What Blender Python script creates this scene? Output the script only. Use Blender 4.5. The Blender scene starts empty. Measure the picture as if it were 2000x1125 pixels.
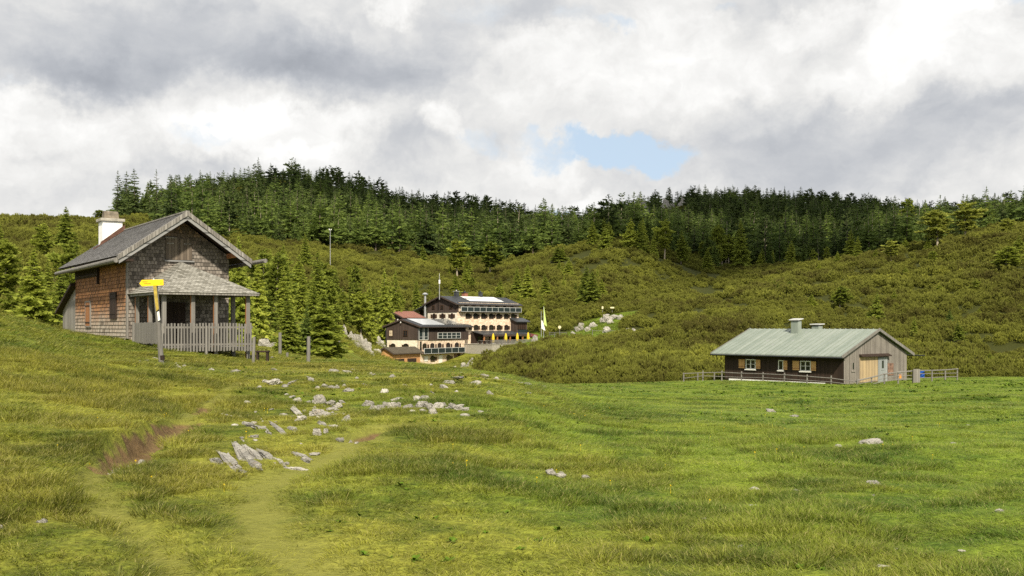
import bpy, bmesh, math, random
import numpy as np
from mathutils import Vector, Matrix
R = math.radians
sc = bpy.context.scene
COL = sc.collection
F, HY = 2000.0, 637.0                      # focal length and horizon row of the photograph (pixels)

# ------------------------------------------------------------------ camera, sky, sun, exposure
cam_d = bpy.data.cameras.new('camera'); cam = bpy.data.objects.new('camera', cam_d); COL.objects.link(cam)
cam_d.sensor_width = 36; cam_d.lens = 36.0; cam_d.shift_y = (HY - 562.5) / 2000.0
cam_d.clip_start = 0.1; cam_d.clip_end = 6000
cam.location = (0, 0, 0); cam.rotation_euler = (R(90), 0, 0)
sc.camera = cam
SUN_AZ, SUN_EL = 10.0, 41.0                # the sun stands behind the camera, a little to its right
sx, sy, sz = math.sin(R(SUN_AZ)) * math.cos(R(SUN_EL)), -math.cos(R(SUN_AZ)) * math.cos(R(SUN_EL)), math.sin(R(SUN_EL))
sun_d = bpy.data.lights.new('sun', 'SUN'); sun = bpy.data.objects.new('sun', sun_d); COL.objects.link(sun)
sun_d.energy = 4.3; sun_d.angle = R(3.0); sun_d.color = (1.0, 0.90, 0.72)
sun.rotation_euler = Vector((sx, sy, sz)).to_track_quat('Z', 'Y').to_euler()
sc.view_settings.view_transform = 'Standard'; sc.view_settings.look = 'None'
sc.view_settings.exposure = 0.6; sc.view_settings.gamma = 1.0
sc.cycles.max_bounces = 6; sc.cycles.diffuse_bounces = 3; sc.cycles.transparent_max_bounces = 8
sc.cycles.use_denoising = False

class NT:
    """small helper for node trees"""
    def __init__(s, tree): s.t = tree; s.n = tree.nodes; s.l = tree.links
    def new(s, typ, **kw):
        n = s.n.new(typ)
        for k, v in kw.items(): setattr(n, k, v)
        return n
    def put(s, node, key, v):
        if v is None: return
        sock = node.inputs[key]
        if hasattr(v, 'is_output'): s.l.new(v, sock)
        elif isinstance(v, (tuple, list)) and len(v) == 3 and sock.type == 'RGBA': sock.default_value = (*v, 1)
        else: sock.default_value = v
    def math(s, op, a, b=None, c=None, clamp=False):
        n = s.new('ShaderNodeMath', operation=op, use_clamp=clamp)
        for i, v in enumerate((a, b, c)): s.put(n, i, v)
        return n.outputs[0]
    def vmath(s, op, a, b=None, out=0):
        n = s.new('ShaderNodeVectorMath', operation=op); s.put(n, 0, a); s.put(n, 1, b); return n.outputs[out]
    def mix(s, f, a, b, mode='MIX'):
        n = s.new('ShaderNodeMix', data_type='RGBA', blend_type=mode)
        s.put(n, 0, f); s.put(n, 6, a); s.put(n, 7, b); return n.outputs[2]
    def noise(s, vec, scale, detail=3, rough=0.55, dist=0.0, col=False):
        n = s.new('ShaderNodeTexNoise'); s.put(n, 'Vector', vec); s.put(n, 'Scale', scale); s.put(n, 'Detail', detail)
        s.put(n, 'Roughness', rough); s.put(n, 'Distortion', dist); return n.outputs[1 if col else 0]
    def ramp(s, v, a, b, lo=0.0, hi=1.0, smooth=True):
        n = s.new('ShaderNodeMapRange', interpolation_type='SMOOTHSTEP' if smooth else 'LINEAR')
        for i, x in enumerate((v, a, b, lo, hi)): s.put(n, i, x)
        return n.outputs[0]
    def comb(s, x, y, z):
        n = s.new('ShaderNodeCombineXYZ')
        for i, v in enumerate((x, y, z)): s.put(n, i, v)
        return n.outputs[0]
    def sep(s, v):
        n = s.new('ShaderNodeSeparateXYZ'); s.put(n, 0, v); return n.outputs

# sky: Nishita blue with broken cloud by direction
wd = bpy.data.worlds.new("World"); sc.world = wd; wd.use_nodes = True
w = NT(wd.node_tree); w.n.clear()
sky = w.new('ShaderNodeTexSky', sky_type='NISHITA', sun_disc=False)
sky.sun_elevation = R(SUN_EL); sky.sun_rotation = math.atan2(sx, sy); sky.altitude = 1500; sky.air_density = 1.0; sky.dust_density = 1.2
tc = w.new('ShaderNodeTexCoord').outputs['Generated']
o = w.sep(tc)
az = w.math('ARCTAN2', o[0], o[1]); elv = w.math('ARCSINE', o[2])
P0 = w.comb(az, elv, 0.0)
wv = w.noise(tc, 5.0, 6, 0.62, col=True); wv2 = w.noise(tc, 18.0, 7, 0.66, col=True)
off = w.vmath('MULTIPLY', w.vmath('SUBTRACT', wv, (0.5, 0.5, 0.5)), (0.15, 0.11, 0))
off2 = w.vmath('MULTIPLY', w.vmath('SUBTRACT', wv2, (0.5, 0.5, 0.5)), (0.075, 0.06, 0))
P = w.vmath('ADD', w.vmath('ADD', P0, off), off2)
def blob(px, py, rx, ry, amt, soft=0.0):
    c = (math.atan((px - 1000) / F), math.atan((HY - py) / F), 0)
    d = w.vmath('MULTIPLY', w.vmath('SUBTRACT', P, c), (F / rx, F / ry, 0))
    return w.ramp(w.vmath('LENGTH', d, out='Value'), 1.2, soft, 0.0, amt)
def total(lst, soft=0.0):
    s = None
    for b in lst:
        v = blob(*b, soft); s = v if s is None else w.math('ADD', s, v)
    return s
grey = total([(300, 100, 470, 110, .60), (150, 180, 230, 60, .62), (660, 165, 220, 75, .70), (850, 130, 130, 110, .35), (800, 310, 130, 110, .42),
              (1010, 30, 180, 60, .5), (1640, 310, 420, 130, .55), (1500, 230, 160, 60, .25), (100, 300, 110, 50, .22), (360, 320, 140, 40, .25), (1900, 250, 200, 90, .25),
              (1800, 15, 250, 30, .3), (1350, 40, 200, 40, .15)])
white = total([(450, 215, 200, 55, .45), (550, 270, 200, 50, .75), (30, 265, 120, 50, .5), (610, 320, 130, 40, .6), (790, 20, 60, 40, .7), (870, 260, 60, 40, .7), (1000, 130, 180, 60, .35),
               (1250, 130, 250, 80, .45), (1800, 80, 130, 80, .8), (1940, 170, 120, 60, .55), (1570, 70, 90, 30, .4), (1100, 310, 90, 40, .5), (1160, 395, 90, 25, .5), (250, 380, 280, 60, .25), (760, 250, 120, 40, .3), (1420, 200, 120, 70, .35), (1300, 30, 90, 40, .3), (1700, 180, 160, 40, .3), (180, 300, 90, 40, .35), (1900, 60, 60, 40, .3)], .45)
blue = total([(1160, 285, 190, 45, .9), (1275, 285, 120, 48, .95), (430, 270, 90, 30, .75), (950, 275, 60, 45, .55), (1130, 62, 100, 45, .42), (1200, 75, 50, 24, .45), (1390, 55, 60, 22, .4), (1110, 408, 60, 22, .75),
              (10, 225, 90, 40, .4), (1985, 60, 60, 30, .5), (920, 25, 90, 40, .35)], .15)
def relief(sc_, dx, dy, det):
    v0 = w.vmath('MULTIPLY', w.vmath('ADD', P0, off), (1, 1.35, 1)); v1 = w.vmath('ADD', v0, (dx, dy, 0))
    return w.math('SUBTRACT', w.noise(v0, sc_, det, .58, .25), w.noise(v1, sc_, det, .58, .25))
rl = w.math('ADD', w.math('MULTIPLY', relief(7.0, -.018, .030, 6), .62), w.math('MULTIPLY', relief(18.0, -.007, .012, 4), .20))
n1 = w.noise(tc, 4.5, 7, 0.6, 0.3); n2 = w.noise(w.vmath('MULTIPLY', tc, (1, 1, 2.2)), 9.0, 7, 0.62, 0.4)
base = w.math('ADD', 0.78, w.math('MULTIPLY', w.math('SUBTRACT', n2, 0.5), 0.30))
base = w.math('SUBTRACT', base, w.math('MULTIPLY', grey, 0.40)); base = w.math('ADD', base, w.math('MULTIPLY', white, 0.24))
base = w.math('ADD', base, w.math('MULTIPLY', w.math('SUBTRACT', n1, 0.5), 0.16))
base = w.math('ADD', base, w.math('MULTIPLY', rl, w.ramp(grey, .1, .7, 1.0, .3)))
base = w.math('MINIMUM', w.math('MAXIMUM', base, 0.40), 1.0)
tint = w.mix(w.ramp(base, 0.35, 0.85), (0.915, 0.97, 1.07), (1.0, 0.995, 0.975))
cloud = w.mix(1.0, tint, w.comb(base, base, base), 'MULTIPLY')
cover = w.ramp(w.math('SUBTRACT', w.math('ADD', blue, w.math('MULTIPLY', w.math('SUBTRACT', n2, 0.5), 0.9)), w.math('MULTIPLY', white, 0.35)), 0.22, 0.95, 1.0, 0.0)
c10 = w.vmath('MULTIPLY', cloud, (6.9, 6.9, 6.9))
skyb = w.mix(0.85, sky.outputs[0], (3.9, 4.75, 5.6))
mixc = w.mix(cover, skyb, c10)
bg = w.new('ShaderNodeBackground'); w.put(bg, 0, mixc); w.put(bg, 1, 0.1)
w.l.new(bg.outputs[0], w.new('ShaderNodeOutputWorld').inputs[0])
wd.cycles.sampling_method = 'MANUAL'; wd.cycles.sample_map_resolution = 512

# ------------------------------------------------------------------ terrain height
PROF = {
 0: [(6.6,1125),(10,905),(15,790),(22,707),(30,655),(38,620),(46,620),(60,640),(80,632),(120,580),(200,470),(270,440),(330,440),(450,480),(700,520),(1000,560)],
 130: [(6.6,1125),(10,925),(15,815),(22,735),(30,693),(38,667),(48,656),(60,655),(80,650),(120,600),(200,490),(270,443),(330,442),(450,450),(700,500),(1000,560)],
 250: [(6.6,1125),(10,945),(15,838),(22,763),(30,715),(38,686),(46,664),(60,660),(80,655),(150,570),(250,470),(320,440),(450,428),(560,415),(700,470),(1000,560)],
 330: [(6.6,1125),(10,953),(15,848),(22,775),(30,725),(36,702),(42,683),(48,674),(60,668),(80,660),(150,580),(250,495),(330,458),(450,420),(560,388),(610,382),(700,410),(1000,500)],
 400: [(6.6,1125),(10,957),(15,852),(22,780),(30,735),(36,712),(42,690),(50,682),(60,676),(80,665),(150,590),(250,520),(330,480),(430,440),(560,385),(620,365),(700,385),(1000,500)],
 500: [(6.6,1125),(10,957),(15,853),(22,785),(30,742),(38,715),(46,698),(60,688),(75,678),(100,665),(150,605),(250,545),(340,490),(430,455),(560,395),(630,355),(700,370),(1000,500)],
 600: [(6.6,1125),(10,957),(15,853),(22,785),(30,743),(40,717),(50,703),(58,700),(68,702),(80,690),(100,670),(150,620),(250,560),(350,500),(430,480),(520,428),(620,362),(680,360),(1000,490)],
 700: [(6.6,1125),(10,957),(15,853),(22,785),(30,742),(40,717),(50,709),(56,707),(66,715),(90,718),(150,705),(180,695),(210,670),(250,625),(330,540),(420,500),(520,440),(620,388),(680,380),(1000,490)],
 800: [(6.6,1125),(10,957),(15,853),(22,785),(30,742),(42,720),(52,714),(58,714),(70,726),(100,731),(150,730),(190,724),(212,719),(225,716),(232,715),(245,692),(260,668),(300,610),(400,518),(450,500),(520,460),(640,418),(700,418),(1000,490)],
 900: [(6.6,1125),(10,957),(15,856),(22,788),(30,746),(42,727),(52,722),(60,729),(75,733),(110,740),(160,730),(195,726),(215,719),(228,713),(237,706),(243,680),(250,668),(260,660),(300,600),(400,530),(440,518),(520,475),(660,422),(720,421),(1000,490)],
 1000: [(6.6,1125),(10,970),(15,870),(22,798),(30,760),(42,737),(52,738),(60,742),(75,746),(110,745),(140,728),(170,710),(195,698),(215,690),(228,680),(240,675),(262,660),(300,600),(380,535),(430,512),(520,470),(680,433),(740,433),(1000,490)],
 1100: [(6.6,1125),(10,985),(15,890),(22,825),(30,793),(42,772),(60,760),(80,759),(100,753),(125,735),(155,705),(185,687),(215,676),(240,660),(262,640),(300,590),(380,520),(420,495),(500,470),(680,465),(760,470),(1000,500)],
 1200: [(6.6,1125),(10,990),(15,898),(22,838),(30,808),(42,785),(60,767),(80,758),(95,753),(110,751),(130,730),(160,698),(190,679),(215,665),(240,640),(255,616),(290,590),(370,510),(410,480),(480,472),(600,445),(740,436),(800,432),(1000,480)],
 1300: [(6.6,1125),(10,992),(15,902),(22,845),(30,816),(42,792),(60,772),(80,758),(95,750),(115,748),(140,718),(170,684),(200,664),(230,630),(260,600),(300,595),(350,565),(400,512),(440,492),(500,482),(620,438),(760,409),(820,408),(1000,460)],
 1400: [(6.6,1125),(10,992),(15,903),(22,847),(30,819),(42,795),(60,773),(80,758),(96,745),(112,746),(140,720),(170,676),(210,632),(260,593),(290,587),(340,590),(400,545),(450,520),(520,492),(640,438),(770,400),(830,400),(1000,460)],
 1500: [(6.6,1125),(10,992),(15,903),(22,847),(30,819),(42,795),(60,773),(80,761),(96,747),(112,744),(140,720),(170,680),(210,635),(260,582),(300,564),(340,566),(400,537),(450,520),(520,492),(640,440),(780,404),(850,405),(1000,465)],
 1650: [(6.6,1125),(10,990),(15,900),(22,845),(30,818),(42,793),(60,775),(80,763),(94,753),(112,743),(140,726),(170,696),(210,642),(260,580),(300,541),(330,524),(370,520),(430,517),(520,490),(640,440),(780,413),(860,413),(1000,465)],
 1800: [(6.6,1125),(10,990),(15,900),(22,845),(30,817),(42,790),(60,770),(80,757),(100,743),(120,739),(150,726),(180,696),(210,657),(260,574),(300,520),(330,494),(350,486),(400,485),(460,480),(560,458),(700,438),(800,436),(1000,470)],
 2000: [(6.6,1125),(10,988),(15,898),(22,843),(30,815),(42,787),(60,767),(80,752),(100,741),(120,737),(150,722),(180,686),(210,638),(260,545),(300,486),(320,463),(360,455),(450,445),(560,433),(700,434),(850,431),(1000,460)],
}
PX = np.array(sorted(PROF)); TT = (PX - 1000) / F
LY = np.linspace(math.log(1.0), math.log(1300.0), 420); YY = np.exp(LY)
Zc = []
for p in PX:
    d = np.array([a for a, b in PROF[p]], float); z = np.array([(HY - b) / F * a for a, b in PROF[p]], float)
    d = np.r_[0.5, 3.0, d, 1300]; z = np.r_[-1.62, -1.62, z, z[-1]]
    Zc.append(np.interp(YY, d, z))
Zc = np.array(Zc)
TG = np.linspace(-1.3, 1.3, 521)
idx = np.clip(np.searchsorted(TT, TG) - 1, 0, len(TT) - 2)
f_ = np.clip((TG - TT[idx]) / (TT[idx + 1] - TT[idx]), 0, 1)[:, None]
f_ = 0.5 * f_ + 0.5 * f_ * f_ * (3 - 2 * f_)
ZG = Zc[idx] * (1 - f_) + Zc[idx + 1] * f_
def blur(a, k, ax):
    b = np.zeros_like(a); pad = [(0, 0), (0, 0)]; pad[ax] = (k, k); q = np.pad(a, pad, 'edge')
    for i in range(2 * k + 1): b += np.take(q, range(i, i + a.shape[ax]), axis=ax)
    return b / (2 * k + 1)
for _ in range(2): ZG = blur(ZG, 1, 1); ZG = blur(ZG, 4, 0)
def zbase(x, y):
    y = np.maximum(np.asarray(y, float), 1.01); x = np.asarray(x, float)
    a = (np.clip(x / y, -1.299, 1.299) + 1.3) / 2.6 * 520; b = np.clip((np.log(y) - LY[0]) / (LY[-1] - LY[0]) * 419, 0, 418.99)
    i = np.clip(a.astype(int), 0, 519); j = b.astype(int); u = a - i; v = b - j
    return (ZG[i, j] * (1 - u) + ZG[i + 1, j] * u) * (1 - v) + (ZG[i, j + 1] * (1 - u) + ZG[i + 1, j + 1] * u) * v
def h2(i, j, s):
    n = (i.astype(np.int64) * 374761393 + j.astype(np.int64) * 668265263 + s * 1274126177) & 0xffffffff
    n = ((n ^ (n >> 13)) * 1274126177) & 0xffffffff
    return ((n ^ (n >> 16)) & 0xffff) / 65535.0
def vnoise(x, y, s=0):
    i = np.floor(x); j = np.floor(y); u = x - i; v = y - j; u = u * u * (3 - 2 * u); v = v * v * (3 - 2 * v)
    i = i.astype(int); j = j.astype(int)
    return ((h2(i, j, s) * (1 - u) + h2(i + 1, j, s) * u) * (1 - v) + (h2(i, j + 1, s) * (1 - u) + h2(i + 1, j + 1, s) * u) * v) * 2 - 1
def fbm(x, y, sc_, s=0, oc=3):
    r = 0; a = 1; x = np.asarray(x, float) / sc_; y = np.asarray(y, float) / sc_
    for k in range(oc): r = r + a * vnoise(x + 17.3 * k, y - 9.1 * k, s + k); x = x * 2.03; y = y * 2.03; a *= 0.5
    return r
def unproj(px, py, dmin=5.0, dmax=900.0):
    """where the sight line of a photograph pixel meets the ground"""
    t = (px - 1000) / F; ys = np.exp(np.linspace(math.log(dmin), math.log(dmax), 3000))
    hit = np.where((HY - F * zbase(t * ys, ys) / ys) <= py)[0]
    y = ys[hit[0]] if len(hit) else dmax
    return t * y, y
PATHS = [ # photograph pixels, width (m), how bare
 ([(360,1125),(285,1060),(215,1000),(175,955),(200,905),(250,880),(320,845),(365,815),(395,795),(430,772),(470,752),(530,742)], .21),
 ([(660,1125),(590,1090),(515,1030),(490,985),(520,945),(590,915),(650,890),(700,862),(735,846),(790,838)], .36),
]
PW = [(np.array([unproj(*q) for q in pts]), wdt) for pts, wdt in PATHS]
DIRT = [(np.array([unproj(*q) for q in pts]), wd_) for pts, wd_ in (([(200,907),(250,884),(300,858),(335,838),(368,818)], .27), ([(384,800),(408,788)], .22), ([(697,862),(738,845)], .20))]
def seg_dist(x, y, pts):
    best = np.full(np.shape(x), 1e9)
    for (ax, ay), (bx, by) in zip(pts[:-1], pts[1:]):
        vx, vy = bx - ax, by - ay; t = np.clip(((x - ax) * vx + (y - ay) * vy) / (vx * vx + vy * vy), 0, 1)
        best = np.minimum(best, np.hypot(x - ax - t * vx, y - ay - t * vy))
    return best
def worn(x, y):
    x = np.asarray(x, float); y = np.asarray(y, float); m = np.zeros(x.shape)
    k = fbm(x, y, 0.7, 5) * .35
    for pts, wd_ in PW:
        d = seg_dist(x, y, pts); m = np.maximum(m, np.clip(1.35 - d / wd_ + k, 0, 1))
    return m
def dirt(x, y):
    x = np.asarray(x, float); y = np.asarray(y, float); m = np.zeros(x.shape); k = fbm(x, y, .2, 9, 2) * .3 + .25 * fbm(x, y, .9, 19, 2)
    for pts, wd_ in DIRT: m = np.maximum(m, np.clip(1.3 - seg_dist(x, y, pts) / wd_ + k, 0, 1))
    return m
def bank_h(x, y):
    """turf bank on the uphill side of the bare earth"""
    best = np.full(np.shape(x), 1e9); sd = np.zeros(np.shape(x)); al = np.zeros(np.shape(x)); pts = DIRT[0][0]; n = len(pts) - 1
    for k in range(n):
        (ax, ay), (bx, by) = pts[k], pts[k + 1]; vx, vy = bx - ax, by - ay; L = math.hypot(vx, vy); t = np.clip(((x - ax) * vx + (y - ay) * vy) / (L * L), 0, 1)
        d = np.hypot(x - ax - t * vx, y - ay - t * vy); u = d < best; best = np.where(u, d, best); sd = np.where(u, (-(x - ax) * vy + (y - ay) * vx) / L, sd); al = np.where(u, (k + t) / n, al)
    sd = sd + .06 * fbm(x, y, .5, 14, 2); tap = np.clip(np.minimum(al, 1 - al) * 4, 0, 1)
    return tap * np.where(best < 6, np.clip((sd - .12) / .16, 0, 1) * np.exp(-np.maximum(sd - .3, 0) / 1.1), 0)
def zg(x, y):
    x = np.asarray(x, float); y = np.asarray(y, float); z = zbase(x, y)
    near = np.clip((140 - y) / 60, 0, 1); far = 1 - near
    wr = worn(x, y); dr = dirt(x, y)
    tus = np.clip((34 - y) / 20, 0, 1)
    z = z + near * (0.10 * fbm(x, y, 6.0, 1) * np.clip(y / 14, .3, 1) + 0.05 * fbm(x, y, 1.5, 2) * (1 - wr) + 0.030 * np.abs(fbm(x, y, .42, 12, 3)) * (1 - wr) * np.clip((40 - y) / 20, 0, 1)) + far * 1.1 * np.clip((y - 255) / 60, .12, 1) * fbm(x, y, 26, 3) + far * .9 * np.clip(x / 40 - .6, 0, 1) * np.clip((y - 125) / 40, 0, 1) * fbm(x, y, 17, 6, 2)
    z = z + 0.14 * np.clip((y - 8) / 20, 0, 1) * near * fbm(x, y, 11, 8)
    z = z - 0.03 * wr * (y < 60) - 0.13 * np.clip(dr * 1.3, 0, 1)
    return z + 0.20 * bank_h(x, y)
def zg1(x, y): return float(zg(np.array([x]), np.array([y]))[0])

# ------------------------------------------------------------------ materials
def mat(name):
    m = bpy.data.materials.new(name); m.use_nodes = True; t = NT(m.node_tree); t.n.clear(); return m, t
def finish(t, col, rough=0.8, bump=None, bstr=0.3, bdist=0.02, spec=0.3, metal=0.0, transl=None):
    p = t.new('ShaderNodeBsdfPrincipled'); t.put(p, 'Base Color', col); t.put(p, 'Roughness', rough); t.put(p, 'Specular IOR Level', spec); t.put(p, 'Metallic', metal)
    if bump is not None:
        b = t.new('ShaderNodeBump'); t.put(b, 'Height', bump); t.put(b, 'Strength', bstr); t.put(b, 'Distance', bdist); t.l.new(b.outputs[0], p.inputs['Normal'])
    out = p.outputs[0]
    if transl:
        tr = t.new('ShaderNodeBsdfTranslucent'); t.put(tr, 0, col); mx = t.new('ShaderNodeMixShader'); t.put(mx, 0, transl)
        t.l.new(out, mx.inputs[1]); t.l.new(tr.outputs[0], mx.inputs[2]); out = mx.outputs[0]
    t.l.new(out, t.new('ShaderNodeOutputMaterial').inputs[0])
def objc(t): return t.new('ShaderNodeTexCoord').outputs['Object']
def uvc(t): return t.new('ShaderNodeTexCoord').outputs['UV']
def pos(t): return t.new('ShaderNodeNewGeometry').outputs['Position']
def plain(name, col, rough=0.7, var=0.25, scale=3.0, metal=0.0, spec=0.3, bump=0.0):
    m, t = mat(name); c = objc(t); n = t.noise(c, scale, 5, 0.6); n2 = t.noise(c, scale * 9, 3)
    k = t.ramp(t.math('ADD', t.math('MULTIPLY', n, .7), t.math('MULTIPLY', n2, .3)), .3, .7, 1 - var, 1 + var)
    finish(t, t.vmath('MULTIPLY', (*col,), t.comb(k, k, k)), rough, n2 if bump else None, bump, .02, spec, metal); return m
def boards(name, c1, c2, width=0.16, rough=0.8, horiz=False, axis='uv', dark=0.35):
    """sawn boards: tone by board, grain along the board, dark joint"""
    m, t = mat(name); c = uvc(t); o = t.sep(c); u = o[1] if horiz else o[0]; v = o[0] if horiz else o[1]
    q = t.math('DIVIDE', u, width); fl = t.math('FLOOR', q); fr = t.math('FRACT', q)
    wn = t.new('ShaderNodeTexWhiteNoise', noise_dimensions='1D'); t.put(wn, 'W', fl)
    g = t.noise(t.comb(t.math('MULTIPLY', u, 22), t.math('MULTIPLY', v, 1.3), fl), 1.0, 4, 0.6)
    st = t.noise(c, 0.7, 4, 0.6)
    f = t.math('ADD', t.math('MULTIPLY', wn.outputs[0], .5), t.math('MULTIPLY', g, .5))
    f = t.math('ADD', f, t.math('MULTIPLY', t.math('SUBTRACT', st, .5), .7), clamp=True)
    col = t.mix(f, c1, c2)
    j = t.math('MINIMUM', fr, t.math('SUBTRACT', 1, fr)); jm = t.ramp(j, 0.02, 0.09, dark, 1.0)
    col = t.vmath('MULTIPLY', col, t.comb(jm, jm, jm))
    finish(t, col, rough, t.math('ADD', t.math('MULTIPLY', jm, .6), t.math('MULTIPLY', g, .4)), .5, .02); return m
def shingle(name, cols, bw, bh, mortar=.012, warm=None):
    """split wooden shingles: cols = (light, mid, dark); warm = (z0, z1, colours) weathered band"""
    m, t = mat(name); c = uvc(t)
    n = t.noise(c, 0.55, 5, .65); n3 = t.noise(c, 2.6, 4, .6); wob = t.noise(c, 3.0, 2, col=True)
    cw = t.vmath('ADD', c, t.vmath('MULTIPLY', t.vmath('SUBTRACT', wob, (.5, .5, .5)), (.05, .0, 0)))
    b = t.new('ShaderNodeTexBrick', offset=0.5, squash=1.0); t.put(b, 'Vector', cw); t.put(b, 'Color1', (0, 0, 0)); t.put(b, 'Color2', (1, 1, 1)); t.put(b, 'Mortar', (0.5, .5, .5))
    t.put(b, 'Scale', 1.0); t.put(b, 'Brick Width', bw); t.put(b, 'Row Height', bh); t.put(b, 'Mortar Size', mortar); t.put(b, 'Mortar Smooth', .1)
    rnd = t.sep(b.outputs[0])[0]; gap = b.outputs['Fac']
    gr = t.noise(t.vmath('MULTIPLY', c, (45, 4, 1)), 1.0, 3)
    f = t.math('ADD', t.math('MULTIPLY', rnd, .55), t.math('MULTIPLY', gr, .25)); f = t.math('ADD', f, t.math('MULTIPLY', n, .45)); f = t.math('SUBTRACT', f, .12)
    col = t.mix(t.ramp(f, .15, .5), cols[2], cols[1]); col = t.mix(t.ramp(f, .5, .95), col, cols[0])
    if warm:
        z = t.sep(objc(t))[2]; zz = t.math('ADD', z, t.math('MULTIPLY', t.math('SUBTRACT', n, .5), 2.2)); zz = t.math('ADD', zz, t.math('MULTIPLY', t.math('SUBTRACT', rnd, .5), .5))
        wc = t.mix(t.ramp(f, .15, .5), warm[2][2], warm[2][1]); wc = t.mix(t.ramp(f, .5, .95), wc, warm[2][0])
        col = t.mix(t.ramp(zz, warm[0], warm[1]), col, wc)
    stain = t.ramp(n3, .62, .75, 1, .62); stain2 = t.math('MULTIPLY', stain, t.ramp(gap, 0, 1, 1, .45))
    col = t.vmath('MULTIPLY', col, t.comb(stain2, stain2, stain2))
    finish(t, col, .85, t.math('SUBTRACT', t.math('ADD', t.math('MULTIPLY', gr, .3), t.math('MULTIPLY', rnd, .4)), gap), .6, .02); return m
def masonry(name, c1, c2, mort, bw=.55, bh=.3, big=.35):
    m, t = mat(name); c = uvc(t)
    vo = t.new('ShaderNodeTexVoronoi', feature='F1'); t.put(vo, 'Vector', t.vmath('MULTIPLY', c, (1 / bw, 1 / bh, 1))); t.put(vo, 'Scale', 1.0)
    ve = t.new('ShaderNodeTexVoronoi', feature='DISTANCE_TO_EDGE'); t.put(ve, 'Vector', t.vmath('MULTIPLY', c, (1 / bw, 1 / bh, 1))); t.put(ve, 'Scale', 1.0)
    r = t.sep(vo.outputs['Color'])[0]; n = t.noise(c, 1.2, 5); f = t.math('ADD', t.math('MULTIPLY', r, 1 - big), t.math('MULTIPLY', n, big))
    col = t.mix(t.ramp(f, .15, .85), c1, c2); e = t.ramp(ve.outputs['Distance'], .03, .1)
    col = t.mix(e, mort, col); finish(t, col, .9, e, .5, .03); return m
M = {}
M['side_sh'] = shingle('weathered_orange_shingles', ((.60,.56,.50),(.40,.35,.29),(.15,.12,.09)), .15, .17, .012, (.2, 1.9, ((.50,.255,.105),(.29,.135,.058),(.09,.045,.022))))
M['gable_sh'] = shingle('weathered_grey_shingles', ((.33,.295,.26),(.185,.162,.142),(.07,.06,.05)), .15, .17, .012, (3.9, 6.0, ((.36,.20,.10),(.17,.09,.045),(.06,.035,.02))))
M['roof_sh'] = shingle('grey_roof_shingles', ((.35,.345,.35),(.24,.235,.24),(.11,.108,.11)), .14, .16)
M['porch_sh'] = shingle('mossy_porch_shingles', ((.46,.45,.41),(.34,.33,.295),(.16,.152,.125)), .17, .2)
M['grey_wood'] = boards('weathered_grey_boards', (.12,.11,.10), (.34,.325,.30), .13)
M['hatch_wood'] = boards('brown_weathered_boards', (.07,.055,.043), (.21,.17,.135), .14)
M['fascia'] = boards('grey_fascia_board', (.17,.17,.17), (.29,.29,.29), .6, horiz=True)
M['dark_wood'] = boards('dark_brown_boards', (.018,.011,.008), (.055,.034,.025), .17)
M['lodge_wood'] = boards('lodge_brown_boards', (.040,.028,.023), (.085,.062,.052), .3)
M['barn_grey'] = boards('barn_silver_boards', (.085,.075,.067), (.36,.33,.295), .2, dark=.25)
M['barn_door'] = boards('barn_tan_door', (.20,.16,.115), (.52,.39,.22), .55)
M['grey_panel'] = boards('barn_grey_door', (.22,.24,.25), (.32,.34,.345), .3)
M['orange_wood'] = boards('fresh_orange_boards', (.42,.20,.08), (.72,.42,.20), .22)
M['post_warm'] = boards('warm_post', (.25,.10,.035), (.42,.2,.09), .3)
M['rust_panel'] = plain('rusty_panel', (.19,.115,.085), .8, .6, 3)
M['pole'] = boards('weathered_pole_wood', (.11,.104,.096), (.275,.262,.242), .06)
M['shutter'] = boards('pale_pine_shutter', (.55,.30,.12), (.72,.44,.20), .12)
M['copper'] = None
M['white'] = plain('white_plaster', (.80,.80,.80), .8, .05, 2.0)
M['cream'] = masonry('cream_stone_wall', (.62,.54,.42), (.80,.74,.63), (.72,.66,.56), .7, .4)
M['tan_stone'] = masonry('tan_stone_wall', (.58,.44,.30), (.88,.75,.58), (.62,.50,.40), .55, .3)
M['concrete'] = plain('weathered_concrete', (.33,.31,.27), .9, .3, 4.0, bump=.4)
M['rusty'] = plain('rusty_sheet', (.10,.05,.035), .6, .4, 3.0)
M['hood'] = plain('stained_hood', (.16,.135,.10), .7, .5, 4.0)
M['dark_roof'] = plain('charcoal_metal_roof', (.055,.06,.068), .45, .2, 1.0, .2)
M['brown_roof'] = plain('brown_felt_roof', (.085,.072,.052), .9, .3, 2.0)
M['red_roof'] = boards('red_tile_roof', (.20,.09,.07), (.32,.16,.125), .35)
M['solar_light'] = plain('pale_solar_glass', (.50,.53,.56), .18, .06, 1.0, .0, .5)
M['solar_white'] = plain('white_solar_glass', (.82,.82,.82), .25, .06, 1.0, .0, .5)
M['solar_dark'] = plain('dark_solar_glass', (.012,.018,.022), .12, .2, 1.0, 0, .5)
M['band'] = plain('dark_balcony_panel', (.020,.030,.032), .5, .2, 1.0, 0, .15)
M['frame_grey'] = plain('pale_metal_frame', (.52,.53,.52), .45, .1)
M['glass'] = plain('dark_window_glass', (.012,.014,.016), .08, .2, 1, 0, .6)
M['curtain'] = plain('pale_curtain', (.6,.5,.36), .9, .15)
M['win_brown'] = plain('brown_window_wood', (.055,.028,.015), .7, .3, 4)
M['win_white'] = plain('white_window_paint', (.78,.77,.74), .6, .05)
M['yellow'] = plain('yellow_sign_paint', (.85,.56,.015), .5, .06, 3)
M['yellow_old'] = plain('faded_yellow_paint', (.36,.27,.05), .7, .3, 9)
M['black'] = plain('black_lettering', (.03,.026,.015), .7, .1)
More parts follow.
